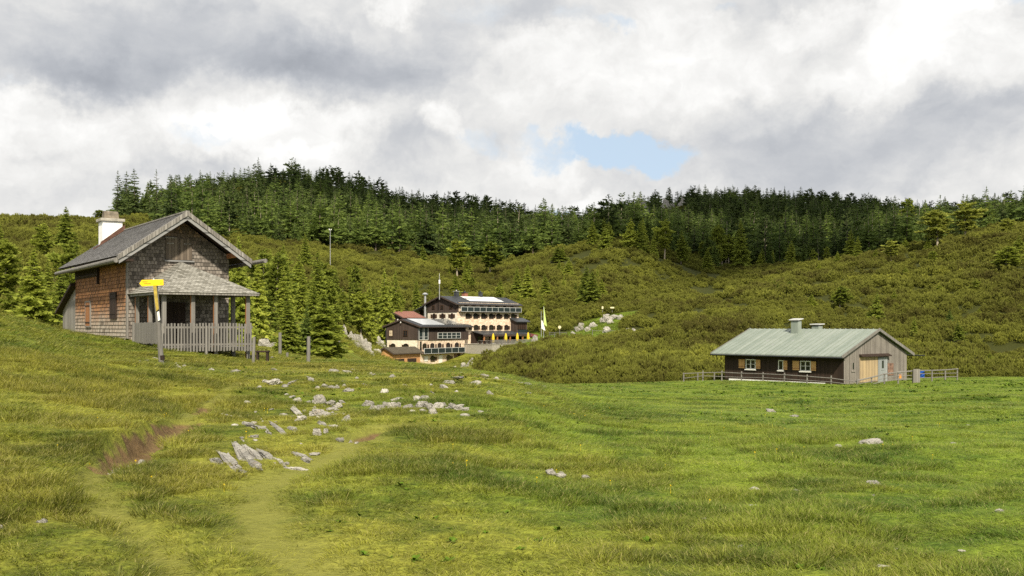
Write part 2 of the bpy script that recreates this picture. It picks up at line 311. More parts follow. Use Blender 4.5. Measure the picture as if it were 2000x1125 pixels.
M['umbrella'] = plain('yellow_umbrella_cloth', (.64,.47,.03), .8, .1, 3)
M['brick'] = plain('red_brick', (.28,.12,.08), .9, .3, 6)
M['steel'] = plain('galvanised_steel', (.45,.46,.47), .4, .12, 3, .5)
M['blue'] = plain('blue_plastic', (.02,.09,.42), .4, .1)
M['orange'] = plain('orange_plastic', (.75,.30,.06), .5, .1)
M['flag_white'] = plain('white_flag_cloth', (.8,.8,.78), .8, .04)
M['flag_green'] = plain('pale_green_flag_cloth', (.52,.66,.22), .8, .06)
M['maroon'] = plain('maroon_awning', (.14,.03,.03), .8, .1)
M['bark'] = plain('conifer_bark', (.13,.105,.08), .95, .4, 6, bump=.5)
M['bark_pale'] = plain('pale_conifer_bark', (.34,.29,.22), .95, .3, 6)
def copper_mat():
    m, t = mat('green_standing_seam_metal'); c = uvc(t); n = t.noise(c, .7, 5, .6); n2 = t.noise(t.vmath('MULTIPLY', c, (3, .4, 1)), 1.5, 5, .65); o = t.sep(c)
    fl = t.math('FLOOR', t.math('DIVIDE', o[0], .62)); wn = t.new('ShaderNodeTexWhiteNoise', noise_dimensions='1D'); t.put(wn, 'W', fl)
    f = t.math('ADD', t.math('MULTIPLY', n, .55), t.math('MULTIPLY', n2, .45)); f = t.math('ADD', f, t.math('MULTIPLY', t.math('SUBTRACT', wn.outputs[0], .5), .22))
    col = t.mix(t.ramp(f, .3, .7), (.185,.222,.19), (.265,.30,.265)); col = t.mix(t.ramp(t.noise(c, 1.6, 4), .6, .75), col, (.27,.28,.28))
    finish(t, col, .5, n2, .1, .01, .35); return m
M['copper'] = copper_mat()
def rock_mat():
    m, t = mat('limestone'); c = pos(t); oi = t.new('ShaderNodeObjectInfo').outputs['Random']
    n = t.noise(c, 2.2, 6, .65); n2 = t.noise(c, 11, 5, .65); n3 = t.noise(c, .35, 3)
    col = t.mix(t.ramp(n, .3, .7), (.21,.20,.18), (.46,.44,.39)); col = t.mix(t.ramp(n2, .6, .72, 0, .85), col, (.05,.048,.042))
    ck = t.math('ABSOLUTE', t.math('SUBTRACT', t.noise(t.vmath('MULTIPLY', c, (1, 1.6, 2.2)), 3.4, 4, .6, .6), .5)); col = t.mix(t.ramp(ck, .0, .022, .7, 0), col, (.045,.042,.036))
    col = t.mix(t.ramp(t.noise(c, 4.2, 4), .62, .75, 0, .35), col, (.38,.28,.19))
    k = t.ramp(oi, 0, 1, .8, 1.15); col = t.vmath('MULTIPLY', col, t.comb(k, k, k))
    finish(t, col, .92, t.math('ADD', n, n2), .8, .06); return m
M['rock'] = rock_mat()
def foliage(name, c1, c2, c3, transl=.25, patch=30.0, pw=.5, rw=.45, tw=.35):
    """needles: tone by clump, by tree and by patch of hillside"""
    m, t = mat(name); g = t.new('ShaderNodeNewGeometry'); oi = t.new('ShaderNodeObjectInfo')
    r = g.outputs['Random Per Island']; n = t.noise(oi.outputs['Location'], 1.0 / patch, 3, .6)
    if rw < .4: n = t.math('ADD', t.math('MULTIPLY', n, .6), t.math('MULTIPLY', t.noise(oi.outputs['Location'], .16, 3, .6), .4))
    f = t.math('ADD', t.math('MULTIPLY', r, rw), t.math('MULTIPLY', oi.outputs['Random'], tw)); f = t.math('ADD', f, (.8 - rw - tw) * .5); f = t.math('ADD', f, t.math('MULTIPLY', t.math('SUBTRACT', n, .5), pw * 2), clamp=True)
    col = t.mix(t.ramp(f, .05, .5), c1, c2); col = t.mix(t.ramp(f, .5, .95), col, c3)
    finish(t, col, .7, None, 0, 0, .2, 0, transl); return m
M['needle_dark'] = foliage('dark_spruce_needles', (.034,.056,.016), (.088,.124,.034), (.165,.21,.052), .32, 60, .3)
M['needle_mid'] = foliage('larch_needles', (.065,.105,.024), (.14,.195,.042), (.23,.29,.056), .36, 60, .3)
M['needle_lit'] = foliage('sunlit_yellow_green_needles', (.11,.15,.022), (.31,.36,.055), (.52,.55,.09), .42, 25, .2)  # sunlit tone of the single conifers put into the needle colour
M['needle_pale'] = foliage('pale_sunlit_needles', (.22,.25,.05), (.45,.48,.10), (.66,.66,.17), .45, 25, .2)  # bright sun on the skyline pines is put into this colour
M['scrub'] = foliage('mountain_pine_needles', (.088,.080,.018), (.185,.198,.032), (.35,.355,.056), .25, 26, 1.1, .32, .16)
def meadow_nodes(t):
    p = pos(t); o = t.sep(p)
    a = t.noise(p, .085, 4, .6); b = t.noise(p, .5, 5, .65, .4); c = t.noise(p, 2.4, 5, .7)
    right = t.ramp(t.math('ADD', o[0], t.math('MULTIPLY', t.math('SUBTRACT', a, .5), 14)), -8, 12)
    f = t.math('ADD', t.math('MULTIPLY', b, .6), t.math('MULTIPLY', c, .4))
    olive = t.mix(t.ramp(f, .36, .60), (.078,.106,.012), (.245,.248,.038))
    green = t.mix(t.ramp(f, .36, .60), (.062,.116,.013), (.182,.242,.027))
    mixf = t.ramp(t.math('ADD', t.math('MULTIPLY', a, 1.4), t.math('MULTIPLY', right, .55)), .62, 1.1)
    col = t.mix(mixf, olive, green)
    return col, b, c
def ground_mat():
    m, t = mat('meadow_turf'); col, b, c = meadow_nodes(t); p = pos(t); o = t.sep(p)
    fine = t.noise(p, 14, 4, .7); k = t.ramp(fine, .3, .7, .5, 1.3); col = t.vmath('MULTIPLY', col, t.comb(k, k, k))
    at = t.new('ShaderNodeAttribute', attribute_name='worn').outputs['Fac']; ad = t.new('ShaderNodeAttribute', attribute_name='dirt').outputs['Fac']; ar = t.new('ShaderNodeAttribute', attribute_name='rough').outputs['Fac']
    col = t.mix(t.math('MULTIPLY', at, .85), col, t.mix(fine, (.150,.158,.030), (.25,.242,.060)))
    fst = t.mix(t.noise(p, .12, 4), (.022,.03,.010), (.06,.062,.012)); col = t.mix(ar, col, fst)
    soil = t.mix(t.noise(p, 5, 5), (.10,.064,.030), (.225,.152,.078)); col = t.mix(t.ramp(ad, .35, .65), col, soil)
    finish(t, col, .95, t.math('ADD', fine, c), .7, .05, .1); return m
M['ground'] = ground_mat()
def blade_mat(name, tint, tip):
    m, t = mat(name); col, b, c = meadow_nodes(t); g = t.new('ShaderNodeNewGeometry'); r = g.outputs['Random Per Island']; oi = t.new('ShaderNodeObjectInfo').outputs['Random']
    k = t.ramp(t.math('ADD', t.math('MULTIPLY', r, .6), t.math('MULTIPLY', oi, .4)), 0, 1, .45, 1.5); col = t.vmath('MULTIPLY', col, t.comb(k, k, k)); col = t.vmath('MULTIPLY', col, tint)
    col = t.mix(t.ramp(r, .80, .92, 0, tip), col, (.36,.31,.13))
    finish(t, col, .6, None, 0, 0, .25, 0, .3); return m
M['blade'] = blade_mat('meadow_grass_blades', (1.25, 1.25, 1.0), .6)
M['blade_long'] = blade_mat('tussock_grass_blades', (1.15, 1.10, 1.05), .8)
M['leaf'] = plain('dock_leaf', (.085,.145,.014), .9, .3, 5, 0.0, .05)
M['flower'] = plain('yellow_flower', (.80,.62,.02), .6, .1)

# ------------------------------------------------------------------ object helpers
def tag(o, label=None, cat=None, group=None, kind=None):
    for k, v in (('label', label), ('category', cat), ('group', group), ('kind', kind)):
        if v: o[k] = v
    return o
def empty(name, loc, yaw=0.0, label=None, cat=None, group=None):
    o = bpy.data.objects.new(name, None); COL.objects.link(o); o.location = loc; o.rotation_euler = (0, 0, yaw); o.empty_display_size = .3
    return tag(o, label, cat, group)
class MB:
    def __init__(s): s.v = []; s.f = []; s.uv = []; s.mi = []; s.m = 0
    def face(s, pts, uv=None):
        i = len(s.v); s.v += [tuple(p) for p in pts]; s.f.append(tuple(range(i, i + len(pts)))); s.mi.append(s.m)
        if uv is None:
            P_ = [Vector(p) for p in pts]; n = Vector((0, 0, 0))
            for a, b in zip(P_, P_[1:] + P_[:1]): n += a.cross(b)
            n = n.normalized() if n.length else Vector((0, 0, 1))
            t = Vector((1, 0, 0)) if abs(n.z) > .97 else Vector((0, 0, 1)).cross(n).normalized(); b = n.cross(t)
            uv = [(p.dot(t), p.dot(b)) for p in P_]
        s.uv.append(uv)
    def hexa(s, p):
        for q in ((0, 3, 2, 1), (4, 5, 6, 7), (0, 1, 5, 4), (1, 2, 6, 5), (2, 3, 7, 6), (3, 0, 4, 7)): s.face([p[i] for i in q])
    def box(s, x0, x1, y0, y1, z0, z1):
        s.hexa([(x0, y0, z0), (x1, y0, z0), (x1, y1, z0), (x0, y1, z0), (x0, y0, z1), (x1, y0, z1), (x1, y1, z1), (x0, y1, z1)]); return s
    def prism(s, poly, off):
        """polygon (3-D, one plane) pushed along off"""
        a = [Vector(p) for p in poly]; b = [p + Vector(off) for p in a]; s.face(a[::-1]); s.face(b)
        for i in range(len(a)): j = (i + 1) % len(a); s.face([a[i], a[j], b[j], b[i]])
        return s
    def tube(s, p0, p1, r0, r1=None, n=8, cap=True):
        r1 = r0 if r1 is None else r1; p0 = Vector(p0); p1 = Vector(p1); d = (p1 - p0).normalized()
        a = d.orthogonal().normalized(); b = d.cross(a)
        c0 = [p0 + r0 * (math.cos(k * 6.2832 / n) * a + math.sin(k * 6.2832 / n) * b) for k in range(n)]; c1 = [p1 + r1 * (math.cos(k * 6.2832 / n) * a + math.sin(k * 6.2832 / n) * b) for k in range(n)]
        for k in range(n): j = (k + 1) % n; s.face([c0[k], c0[j], c1[j], c1[k]])
        if cap: s.face(c0[::-1]); s.face(c1)
        return s
    def lap(s, e0, e1, r0, r1, step, out, th=.028):
        """overlapping courses from the lower edge e0-e1 to the upper edge r0-r1; out = outward direction"""
        e0, e1, r0, r1, out = map(Vector, (e0, e1, r0, r1, out)); out.normalize()
        L = ((r0 + r1) / 2 - (e0 + e1) / 2).length; n = max(1, int(round(L / step))); tdir = (e1 - e0).normalized()
        for i in range(n):
            a, b = i / n, (i + 1) / n
            pl, pr = e0.lerp(r0, a), e1.lerp(r1, a); ql, qr = e0.lerp(r0, b), e1.lerp(r1, b)
            lo = out * th; hi = out * .004; u = lambda p: (p.dot(tdir), )[0]
            k0, k1 = i * step + .003, (i + 1) * step - .003
            s.face([pl + lo, pr + lo, qr + hi, ql + hi], [(u(pl), k0), (u(pr), k0), (u(qr), k1), (u(ql), k1)])
            s.face([pl, pr, pr + lo, pl + lo], [(u(pl), k0), (u(pr), k0), (u(pr), k0 + .02), (u(pl), k0 + .02)])
        return s
    def build(s, name, mats, parent=None, loc=None, bevel=0.0):
        me = bpy.data.meshes.new(name); me.from_pydata(s.v, [], s.f)
        if not isinstance(mats, (list, tuple)): mats = [mats]
        for m in mats: me.materials.append(m)
        lay = me.uv_layers.new(name='UVMap'); lay.data.foreach_set('uv', np.array([c for q in s.uv for p in q for c in p], np.float32))
        if len(mats) > 1: me.polygons.foreach_set('material_index', np.array(s.mi, np.int32))
        bm = bmesh.new(); bm.from_mesh(me); bmesh.ops.remove_doubles(bm, verts=bm.verts, dist=1e-5); bm.to_mesh(me); bm.free()
        o = bpy.data.objects.new(name, me); COL.objects.link(o); o.parent = parent
        if loc is not None: o.location = loc
        if bevel:
            b = o.modifiers.new('bevel', 'BEVEL'); b.width = bevel; b.segments = 1; b.limit_method = 'ANGLE'
        return o
def copy_tree(o, loc=None, rot=None, scale=None):
    r = o.copy(); COL.objects.link(r)
    if loc is not None: r.location = loc
    if rot is not None: r.rotation_euler = rot
    if scale is not None: r.scale = scale
    for ch in o.children:
        c = ch.copy(); COL.objects.link(c); c.parent = r
        for g in ch.children: d = g.copy(); COL.objects.link(d); d.parent = c
    return r

# ------------------------------------------------------------------ the ground sheet
ts = np.r_[np.linspace(-1.25, -.62, 40)[:-1], np.linspace(-.62, .62, 520), np.linspace(.62, 1.25, 40)[1:]]
ys = np.r_[np.exp(np.linspace(math.log(1.4), math.log(5.5), 24))[:-1], np.exp(np.linspace(math.log(5.5), math.log(115), 400))[:-1], np.exp(np.linspace(math.log(115), math.log(1250), 170))]
T_, Y_ = np.meshgrid(ts, ys); X_ = T_ * Y_; Zt = zg(X_.ravel(), Y_.ravel()).reshape(X_.shape)
V = np.stack([X_.ravel(), Y_.ravel(), Zt.ravel()], 1); nr, nc = X_.shape
I = (np.arange(nr - 1)[:, None] * nc + np.arange(nc - 1)[None, :]).ravel(); Q = np.stack([I, I + 1, I + nc + 1, I + nc], 1)
xb, yb = np.meshgrid(np.linspace(-150, 150, 31), np.linspace(-120, 1.6, 20)); k0 = len(V)
V = np.r_[V, np.stack([xb.ravel(), yb.ravel(), np.full(xb.size, -1.72)], 1)]
J = (np.arange(19)[:, None] * 31 + np.arange(30)[None, :]).ravel() + k0; Q = np.r_[Q, np.stack([J, J + 1, J + 32, J + 31], 1)]
def mesh_np(name, V, Q, m, smooth=True):
    me = bpy.data.meshes.new(name); me.vertices.add(len(V)); me.vertices.foreach_set('co', V.astype(np.float32).ravel()); k = Q.shape[1]
    me.loops.add(Q.size); me.loops.foreach_set('vertex_index', Q.astype(np.int32).ravel()); me.polygons.add(len(Q))
    me.polygons.foreach_set('loop_start', (np.arange(len(Q)) * k).astype(np.int32)); me.polygons.foreach_set('loop_total', np.full(len(Q), k, np.int32))
    me.polygons.foreach_set('use_smooth', np.full(len(Q), smooth)); me.update(calc_edges=True); me.validate()
    if m: me.materials.append(m)
    return me
# where the scrub and the forest grow (by direction and distance)
def lerp_px(tab, x, y): return np.interp(x / y * F + 1000, [a for a, b in tab], [b for a, b in tab])
SCRUB0 = [(-200,60),(0,60),(130,64),(250,68),(400,72),(500,88),(560,125),(640,170),(690,196),(722,206),(735,262),(760,268),(900,266),(930,190),(950,118),(1000,104),(1100,99),(1200,106),(1300,112),(1400,114),(1700,116),(2000,118),(2400,118)]
FOREST0 = [(-200,420),(0,400),(200,380),(250,405),(330,345),(400,345),(500,385),(600,425),(700,432),(800,448),(900,432),(1000,428),(1100,428),(1180,440),(1250,470),(1300,455),(1400,452),(1500,452),(1600,450),(1650,440),(1800,440),(2000,470),(2300,480)]
RIDGE = [(-200,500),(0,520),(250,580),(330,625),(400,650),(500,660),(600,690),(700,695),(800,715),(900,735),(1000,760),(1100,775),(1200,815),(1300,835),(1400,845),(1500,865),(1650,880),(1800,880),(2000,900),(2300,900)]
def clearing(x, y):
    px = x / y * F + 1000
    c = ((px > 690) & (px < 1062) & (y > 222) & (y < 262)) | ((px > 905) & (px < 945) & (y > 190) & (y < 262)) | ((px > 1035) & (px < 1125) & (y > 232) & (y < 248)) | ((px > 1120) & (px < 1245) & (y > 226) & (y < 262) & (np.abs((px - 1180) - (250 - y) * -1.2) < 55))
    c |= (np.hypot(x - 28, y - 105) < 14) & (y < 112)
    return c
def scrub_ok(x, y): return (y > lerp_px(SCRUB0, x, y) + 4 * fbm(x, y, 9, 21)) & ~clearing(x, y)
me = mesh_np('meadow', V, Q, M['ground'])
xv, yv = V[:, 0], V[:, 1]
for nm, arr in (('worn', worn(xv, np.maximum(yv, 1)) * (yv < 60)), ('dirt', dirt(xv, np.maximum(yv, 1)) * (yv < 60)), ('rough', scrub_ok(xv, np.maximum(yv, 1)).astype(float))):
    a = me.attributes.new(nm, 'FLOAT', 'POINT'); a.data.foreach_set('value', arr.astype(np.float32))
ground = bpy.data.objects.new('meadow', me); COL.objects.link(ground); tag(ground, 'green alpine meadow rising into scrub covered hills', 'meadow', None, 'structure')

# ------------------------------------------------------------------ the shingled house on the left
def house():
    h = empty('shingled_house', (-17.305, 46.0, -.541), R(34.66), 'old shingled alpine house with white chimney, orange side wall and hipped porch roof', 'house')
    W, L, HW, HR = 4.67, 10.5, 3.86, 1.62; S = HR / (W / 2); OE, OG, OB = .62, 1.25, 1.0
    top = lambda x: HW + (x if x < W / 2 else W - x) * S
    b = MB()                                   # plain inner shell, then lapped shingle courses
    b.prism([(0, .02, -1.3), (W, .02, -1.3), (W, .02, HW), (W / 2, .02, HW + HR), (0, .02, HW)], (0, L, 0)); b.build('wall', M['gable_sh'], h)
    b = MB(); b.lap((0, 0, -1.3), (W, 0, -1.3), (0, 0, HW), (W, 0, HW), .17, (0, -1, 0)); b.lap((0, 0, HW), (W, 0, HW), (W / 2 - .02, 0, HW + HR), (W / 2 + .02, 0, HW + HR), .17, (0, -1, 0)); b.build('gable_cladding', M['gable_sh'], h)
    b = MB(); b.lap((0, L, -1.3), (0, 0, -1.3), (0, L, HW), (0, 0, HW), .17, (-1, 0, 0)); b.build('side_cladding', M['side_sh'], h)
    b = MB(); b.box(-.035, .06, -.04, .05, -1.3, HW); b.build('corner_board', M['grey_wood'], h)
    # roof
    zo = HW + .12; sl = MB(); th = .10
    for sgn in (0, 1):
        X = lambda x: x if sgn == 0 else W - x
        e, r = (-OE, zo - OE * S), (W / 2, zo + HR)
        sl.prism([(X(e[0]), -OG, e[1]), (X(r[0]), -OG, r[1]), (X(r[0]), -OG, r[1] + th), (X(e[0]), -OG, e[1] + th)], (0, L + OG + OB, 0))
    roof = sl.build('roof', M['dark_wood'], h)
    c = MB()
    for sgn in (0, 1):
        X = lambda x: x if sgn == 0 else W - x
        e, r = (-OE - .05, zo - (OE + .05) * S + th), (W / 2, zo + HR + th); n = (-S, 0, 1) if sgn == 0 else (S, 0, 1)
        y0, y1 = -OG - .03, L + OB + .03
        if sgn == 0: c.lap((X(e[0]), y1, e[1]), (X(e[0]), y0, e[1]), (X(r[0]), y1, r[1]), (X(r[0]), y0, r[1]), .16, n, .035)
        else: c.lap((X(e[0]), y0, e[1]), (X(e[0]), y1, e[1]), (X(r[0]), y0, r[1]), (X(r[0]), y1, r[1]), .16, n, .035)
    c.build('roof_shingles', M['roof_sh'], roof)
    c = MB(); c.box(W / 2 - .09, W / 2 + .09, -OG - .04, L + OB, zo + HR + th + .0, zo + HR + th + .06); c.build('ridge_cap', M['grey_wood'], roof)
    # verge shingles lying over the front rake, and the fascia below
    v = MB(); f = MB()
    for sgn in (0, 1):
        X = lambda x: x if sgn == 0 else W - x; n = 17
        ln = math.hypot(W / 2 + OE, HR + OE * S)
        for k in range(n):
            a, bb = k / n, (k + .93) / n; x0, x1 = -OE - .06 + a * (W / 2 + OE + .06), -OE - .06 + bb * (W / 2 + OE + .06)
            z0, z1 = zo + x0 * S + th, zo + x1 * S + th; j = random.Random(k + sgn * 40).uniform(-.012, .012)
            v.prism([(X(x0), -OG - .06, z0 - .17 + j), (X(x1), -OG - .06, z1 - .17 + j), (X(x1), -OG - .06, z1 + .05), (X(x0), -OG - .06, z0 + .05)], (0, .30, 0))
        x0, x1 = -OE - .02, W / 2
        f.prism([(X(x0), -OG, zo + x0 * S - .26), (X(x1), -OG, zo + x1 * S - .26), (X(x1), -OG, zo + x1 * S - .02), (X(x0), -OG, zo + x0 * S - .02)], (0, .05, 0))
    v.build('verge_shingles', M['grey_wood'], roof); f.build('fascia', M['fascia'], roof)
    # rafters/purlins under the front overhang
    for x in (.02, W / 2, W - .02):
        p = MB(); z = zo + min(x, W - x) * S; p.box(x - .09, x + .09, -OG + .08, .05, z - .24, z - .03); p.build('purlin', M['post_warm'], roof)
    # dark eave boards and log gutters
    b = MB(); b.box(-OE + .02, .0, -OG + .05, L + OB - .05, zo - OE * S - .16, zo - OE * S - .05); b.build('eave_board', M['dark_wood'], roof)
    b = MB(); b.tube((-OE - .14, -OG - .0, zo - OE * S - .13), (-OE - .14, L + OB + .1, zo - OE * S - .19), .115, .10, 10); b.build('gutter', M['pole'], roof)
    b = MB(); b.tube((W + OE + .14, -2.75, zo - OE * S - .02), (W + OE + .14, L + OB, zo - OE * S - .2), .10, .10, 10); b.build('gutter', M['pole'], roof)
    for y in (.6, 3.4, 6.4, 9.4):
        b = MB(); b.box(-.5, 0, y, y + .08, zo - OE * S - .06, zo - OE * S + .04); b.build('rafter_end', M['dark_wood'], roof)
    # chimney
    ch = empty('chimney', (0, 0, 0)); ch.parent = h
    b = MB(); b.box(1.2, 2.22, 9.75, 10.7, HW + .4, 6.16); b.build('shaft', M['white'], ch, bevel=.015)
    b = MB(); b.box(1.09, 2.33, 9.64, 10.81, 6.16, 6.32); b.build('cap', M['concrete'], ch, bevel=.02)
    b = MB(); pr = [(1.28 + 0, 9.95 + .3 - .3 * math.cos(a), 6.33 + .42 * math.sin(a)) for a in np.linspace(0, math.pi, 11)]; b.prism([(1.34, 9.95 + .62 * k / 10, 6.33 + .43 * math.sin(math.pi * min(max(k / 10, .0), 1)) ** .5) for k in range(11)], (.74, 0, 0)); b.build('hood', M['hood'], ch)
    b = MB(); b.prism([(1.04, 9.70, zo + 1.04 * S + .13), (2.34, 9.70, zo + 2.34 * S + .13), (2.34, 9.70, zo + 2.34 * S + .42), (1.10, 9.70, zo + 1.10 * S + .30)], (0, .05, 0)); b.prism([(.7, 9.6, zo + .7 * S + .14), (2.34, 9.6, zo + 2.34 * S + .14), (2.34, 9.6, zo + 2.34 * S + .2), (.7, 9.6, zo + .7 * S + .2)], (0, .12, 0)); b.build('flashing', M['rusty'], ch)
    # hatch in the gable
    hz0, hz1 = 3.60, 4.58; hx0, hx1 = 1.72, 2.90
    d = empty('shutter_hatch', (0, 0, 0)); d.parent = h
    b = MB(); b.box(hx0, (hx0 + hx1) / 2 - .02, -.075, -.02, hz0, hz1); b.box((hx0 + hx1) / 2 + .02, hx1, -.075, -.02, hz0, hz1); b.build('shutter_leaf', M['hatch_wood'], d)
    b = MB(); b.box(hx0 - .04, hx0 + .5, -.10, -.02, hz1 + .0, hz1 + .05); b.build('lintel', M['grey_wood'], d)
    for xa in (hx0 + .05, hx1 - .36): b = MB(); b.box(xa, xa + .31, -.09, -.07, hz1 - .26, hz1 - .21); b.build('hinge_bar', M['grey_wood'], d)
    b = MB(); b.box(hx0 - .08, hx1 + .1, -.13, -.02, hz0 - .09, hz0 - .02); b.build('sill', M['fascia'], d)
    # openings in the side wall
    def sidewin(y0, y1, z0, z1, m, name='shuttered_window'):
        d = empty(name, (0, 0, 0)); d.parent = h
        b = MB(); b.box(-.07, -.0, y0, y1, z0, z1); b.build('shutter_leaf', m, d)
        b = MB(); b.box(-.085, 0, y0 - .07, y0, z0 - .07, z1 + .07); b.box(-.085, 0, y1, y1 + .07, z0 - .07, z1 + .07); b.box(-.087, 0, y0, y1, z1, z1 + .07); b.box(-.087, 0, y0, y1, z0 - .07, z0); b.build('frame', M['dark_wood'] if m is not M['post_warm'] else M['grey_wood'], d)
        for za in (z0 + .15, z1 - .21): b = MB(); b.box(-.09, -.06, y0, y1, za, za + .06); b.build('hinge_bar', M['dark_wood'], d)
    sidewin(1.75, 2.75, .95, 2.05, M['dark_wood']); sidewin(6.9, 7.9, .55, 1.75, M['post_warm'])
    b = MB(); b.box(-.12, 0, 5.2, 9.9, 3.05, 3.14); b.box(-.14, 0, 5.1, 5.2, 2.6, 3.66); b.box(-.12, 0, 5.2, 9.9, 3.55, 3.63)
    for k in range(24): y = 5.3 + k * .19; b.box(-.07, -.03, y, y + .12, 3.14, 3.55)
    b.build('carved_vent', M['dark_wood'], h)
    b = MB(); b.box(-.06, -.04, 5.2, 10.4, 3.0, 3.66); b.build('vent_dark_sheet', M['dark_wood'], h)  # flat dark sheet, shade of the recess put into its colour
    # boarded lean-to at the far end of the side wall
    s = empty('lean_to', (0, 0, 0)); s.parent = h
    b = MB(); b.prism([(.02, L, -1.2), (.02, L + 3.4, -1.2), (.02, L + 3.4, 1.45), (.02, L, 2.62)], (3.6, 0, 0)); b.build('wall', M['grey_wood'], s)
    b = MB(); b.prism([(-.28, L - .02, 2.68), (-.28, L + 4.0, 1.22), (-.28, L + 4.0, 1.36), (-.28, L - .02, 2.84)], (4.2, 0, 0)); b.build('roof', M['dark_wood'], s)
    # porch: posts, beams, hipped roof, door and gate posts
    p = empty('porch', (0, 0, 0)); p.parent = h
    D = 4.3; ze = 1.86
    for (x, y, mm) in ((.42, -D, 'pole'), (1.62, -D, 'post_warm'), (2.60, -D, 'post_warm'), (4.02, -D, 'post_warm'), (4.02, -2.45, 'pole'), (.42, -2.2, 'post_warm'), (.36, -.35, 'post_warm')):
        b = MB(); b.m = 0; b.box(x - .085, x + .085, y - .085, y + .085, -1.2, ze); q = b.build('post', [M['pole'], M['post_warm']], p, bevel=.012)
        for pl in q.data.polygons: pl.material_index = 1 if (mm == 'post_warm' and pl.normal.x < -.5) else 0
    b = MB(); b.box(.2, 4.3, -D - .09, -D + .09, ze, ze + .17); b.box(.33, .51, -D + .09, 0, ze, ze + .17); b.box(3.93, 4.11, -D + .09, 0, ze, ze + .17); b.build('beam', M['pole'], p)
    A0, A1, A2, A3 = (.02, -.03, ze + .10), (.08, -4.72, ze + .08), (4.42, -4.72, ze + .08), (4.42, -.03, ze + .10); AP = (2.3, -.06, 3.47); AP2 = (2.28, -.6, 3.45)
    r = MB()
    for a, c_, ap in ((A0, A1, (AP, AP2)), (A1, A2, (AP2, AP2)), (A2, A3, (AP2, AP))):
        n = (Vector(c_) - Vector(a)).cross(Vector(ap[0]) - Vector(a)); r.lap(a, c_, ap[0], ap[1], .20, n, .03)
    r.face([A0, AP, AP2, A1][::-1]); r.face([A1, AP2, A2][::-1]); r.face([A2, AP2, AP, A3][::-1]); r.build('hip_roof', M['porch_sh'], p)
    b = MB(); b.box(.1, 4.4, -4.70, -4.66, ze - .0, ze + .10); b.box(.1, .14, -4.66, -.1, ze + .0, ze + .11); b.box(4.36, 4.40, -4.66, -.1, ze, ze + .11); b.build('eave_board', M['grey_wood'], p)
    b = MB(); b.box(.0, 4.2, -4.4, -.03, -.52, -.36); b.build('floor_deck', M['grey_wood'], p)
    b = MB(); b.box(1.25, 2.6, -.10, -.03, -.36, 1.62); b.build('door', M['dark_wood'], h)
    b = MB(); b.box(1.2, 2.5, -.62, -.28, .1, .16); b.box(1.25, 1.33, -.6, -.3, -.4, .1); b.box(2.37, 2.45, -.6, -.3, -.4, .1); tag(b.build('porch_bench', M['dark_wood'], None), 'dark plank bench on the porch in front of the boarded door', 'bench').matrix_world = Matrix.Translation((-17.305, 46, -.541)) @ Matrix.Rotation(R(34.66), 4, 'Z')
    return h
H_ = house()
HM = Matrix.Translation((-17.305, 46, -.541)) @ Matrix.Rotation(R(34.66), 4, 'Z')
def picket(name, p0, p1, z0, z1, slat, gap, label, posts=()):
    """picket fence in the house frame"""
    e = empty(name, (0, 0, 0), 0, label, 'picket fence'); e.matrix_world = HM; rr = random.Random(7)
    p0, p1 = Vector(p0), Vector(p1); L = (p1 - p0).length; d = (p1 - p0) / L; nrm = Vector((-d.y, d.x, 0)); n = int(L / (slat + gap)); b = MB()
    for k in range(n):
        a = p0 + d * (k * L / n); c = a + d * slat; up = rr.uniform(-.03, .02); dn = rr.uniform(-.03, .05); tilt = d * rr.uniform(-.012, .012)
        b.prism([a + Vector((0, 0, z0 + dn)), c + Vector((0, 0, z0 + dn)), c + tilt + Vector((0, 0, z1 + up)), a + tilt + Vector((0, 0, z1 + up))], nrm * -.025)
    b.build('pickets', M['pole'], e)
    for z in (z0 + .25, z1 - .22):
        b = MB(); b.prism([p0 + Vector((0, 0, z)), p1 + Vector((0, 0, z)), p1 + Vector((0, 0, z + .08)), p0 + Vector((0, 0, z + .08))], nrm * .05); b.build('rail', M['pole'], e)
    for (x, y, za, zb, r) in posts:
        b = MB(); b.tube((x, y, za), (x, y, zb), r, r * .92, 8); b.build('post', M['pole'], e)
    return e
picket('picket_fence', (.16, -4.82, 0), (4.06, -4.82, 0), -.52, .67, .072, .055, 'long grey picket fence across the front of the porch', ((1.98, -4.98, -1.0, .56, .07),))
picket('picket_fence', (-.02, -1.5, 0), (.10, -4.75, 0), -.2, .70, .13, .006, 'short close boarded grey fence on the left side of the porch', ((-.08, -1.45, -.45, .72, .06),))
for px, py, d, hgt, r, tlt, lab in ((494, 698, 41.5, 1.05, .065, .05, 'thin grey post at the right end of the picket fence'), (547, 685, 62, 1.35, .10, 0, 'grey wooden post standing behind the porch bench'), (602, 710, 46, 1.22, .085, .02, 'thick weathered grey post with notches standing alone on the meadow'),
        (561, 684, 60, .28, .08, 0, 'short pale stump beside the small spruce'), (663, 634, 118, 1.5, .10, -.03, 'pale broken snag among rocks left of the lodge'), (272, 680, 43.0, 1.0, .06, .0, None)):
    if lab is None: continue
    x = (px - 1000) / F * d; zb = zg1(x, d); b = MB(); b.tube((0, 0, -.3), (tlt, 0, hgt), r, r * .93, 9)
    if px == 602:
        for z in (.45, .95): b.box(r * .8, r * 1.15, -.03, .03, z, z + .05)
    o_ = b.build('wooden_post', M['pole'], None, (x, d, min(zb, -(py - HY) / F * d))); tag(o_, lab, 'post')
b = MB(); b.box(-.28, .28, -.15, .15, .16, .23); b.box(-.25, -.17, -.12, .12, -.3, .16); b.box(.17, .25, -.12, .12, -.3, .16)
x, d = (513 - 1000) / F * 44, 44; tag(b.build('wooden_bench', M['dark_wood'], None, (x, d, -.041 * d / 2 - .38)), 'low dark wooden bench by the right corner of the picket fence', 'bench')
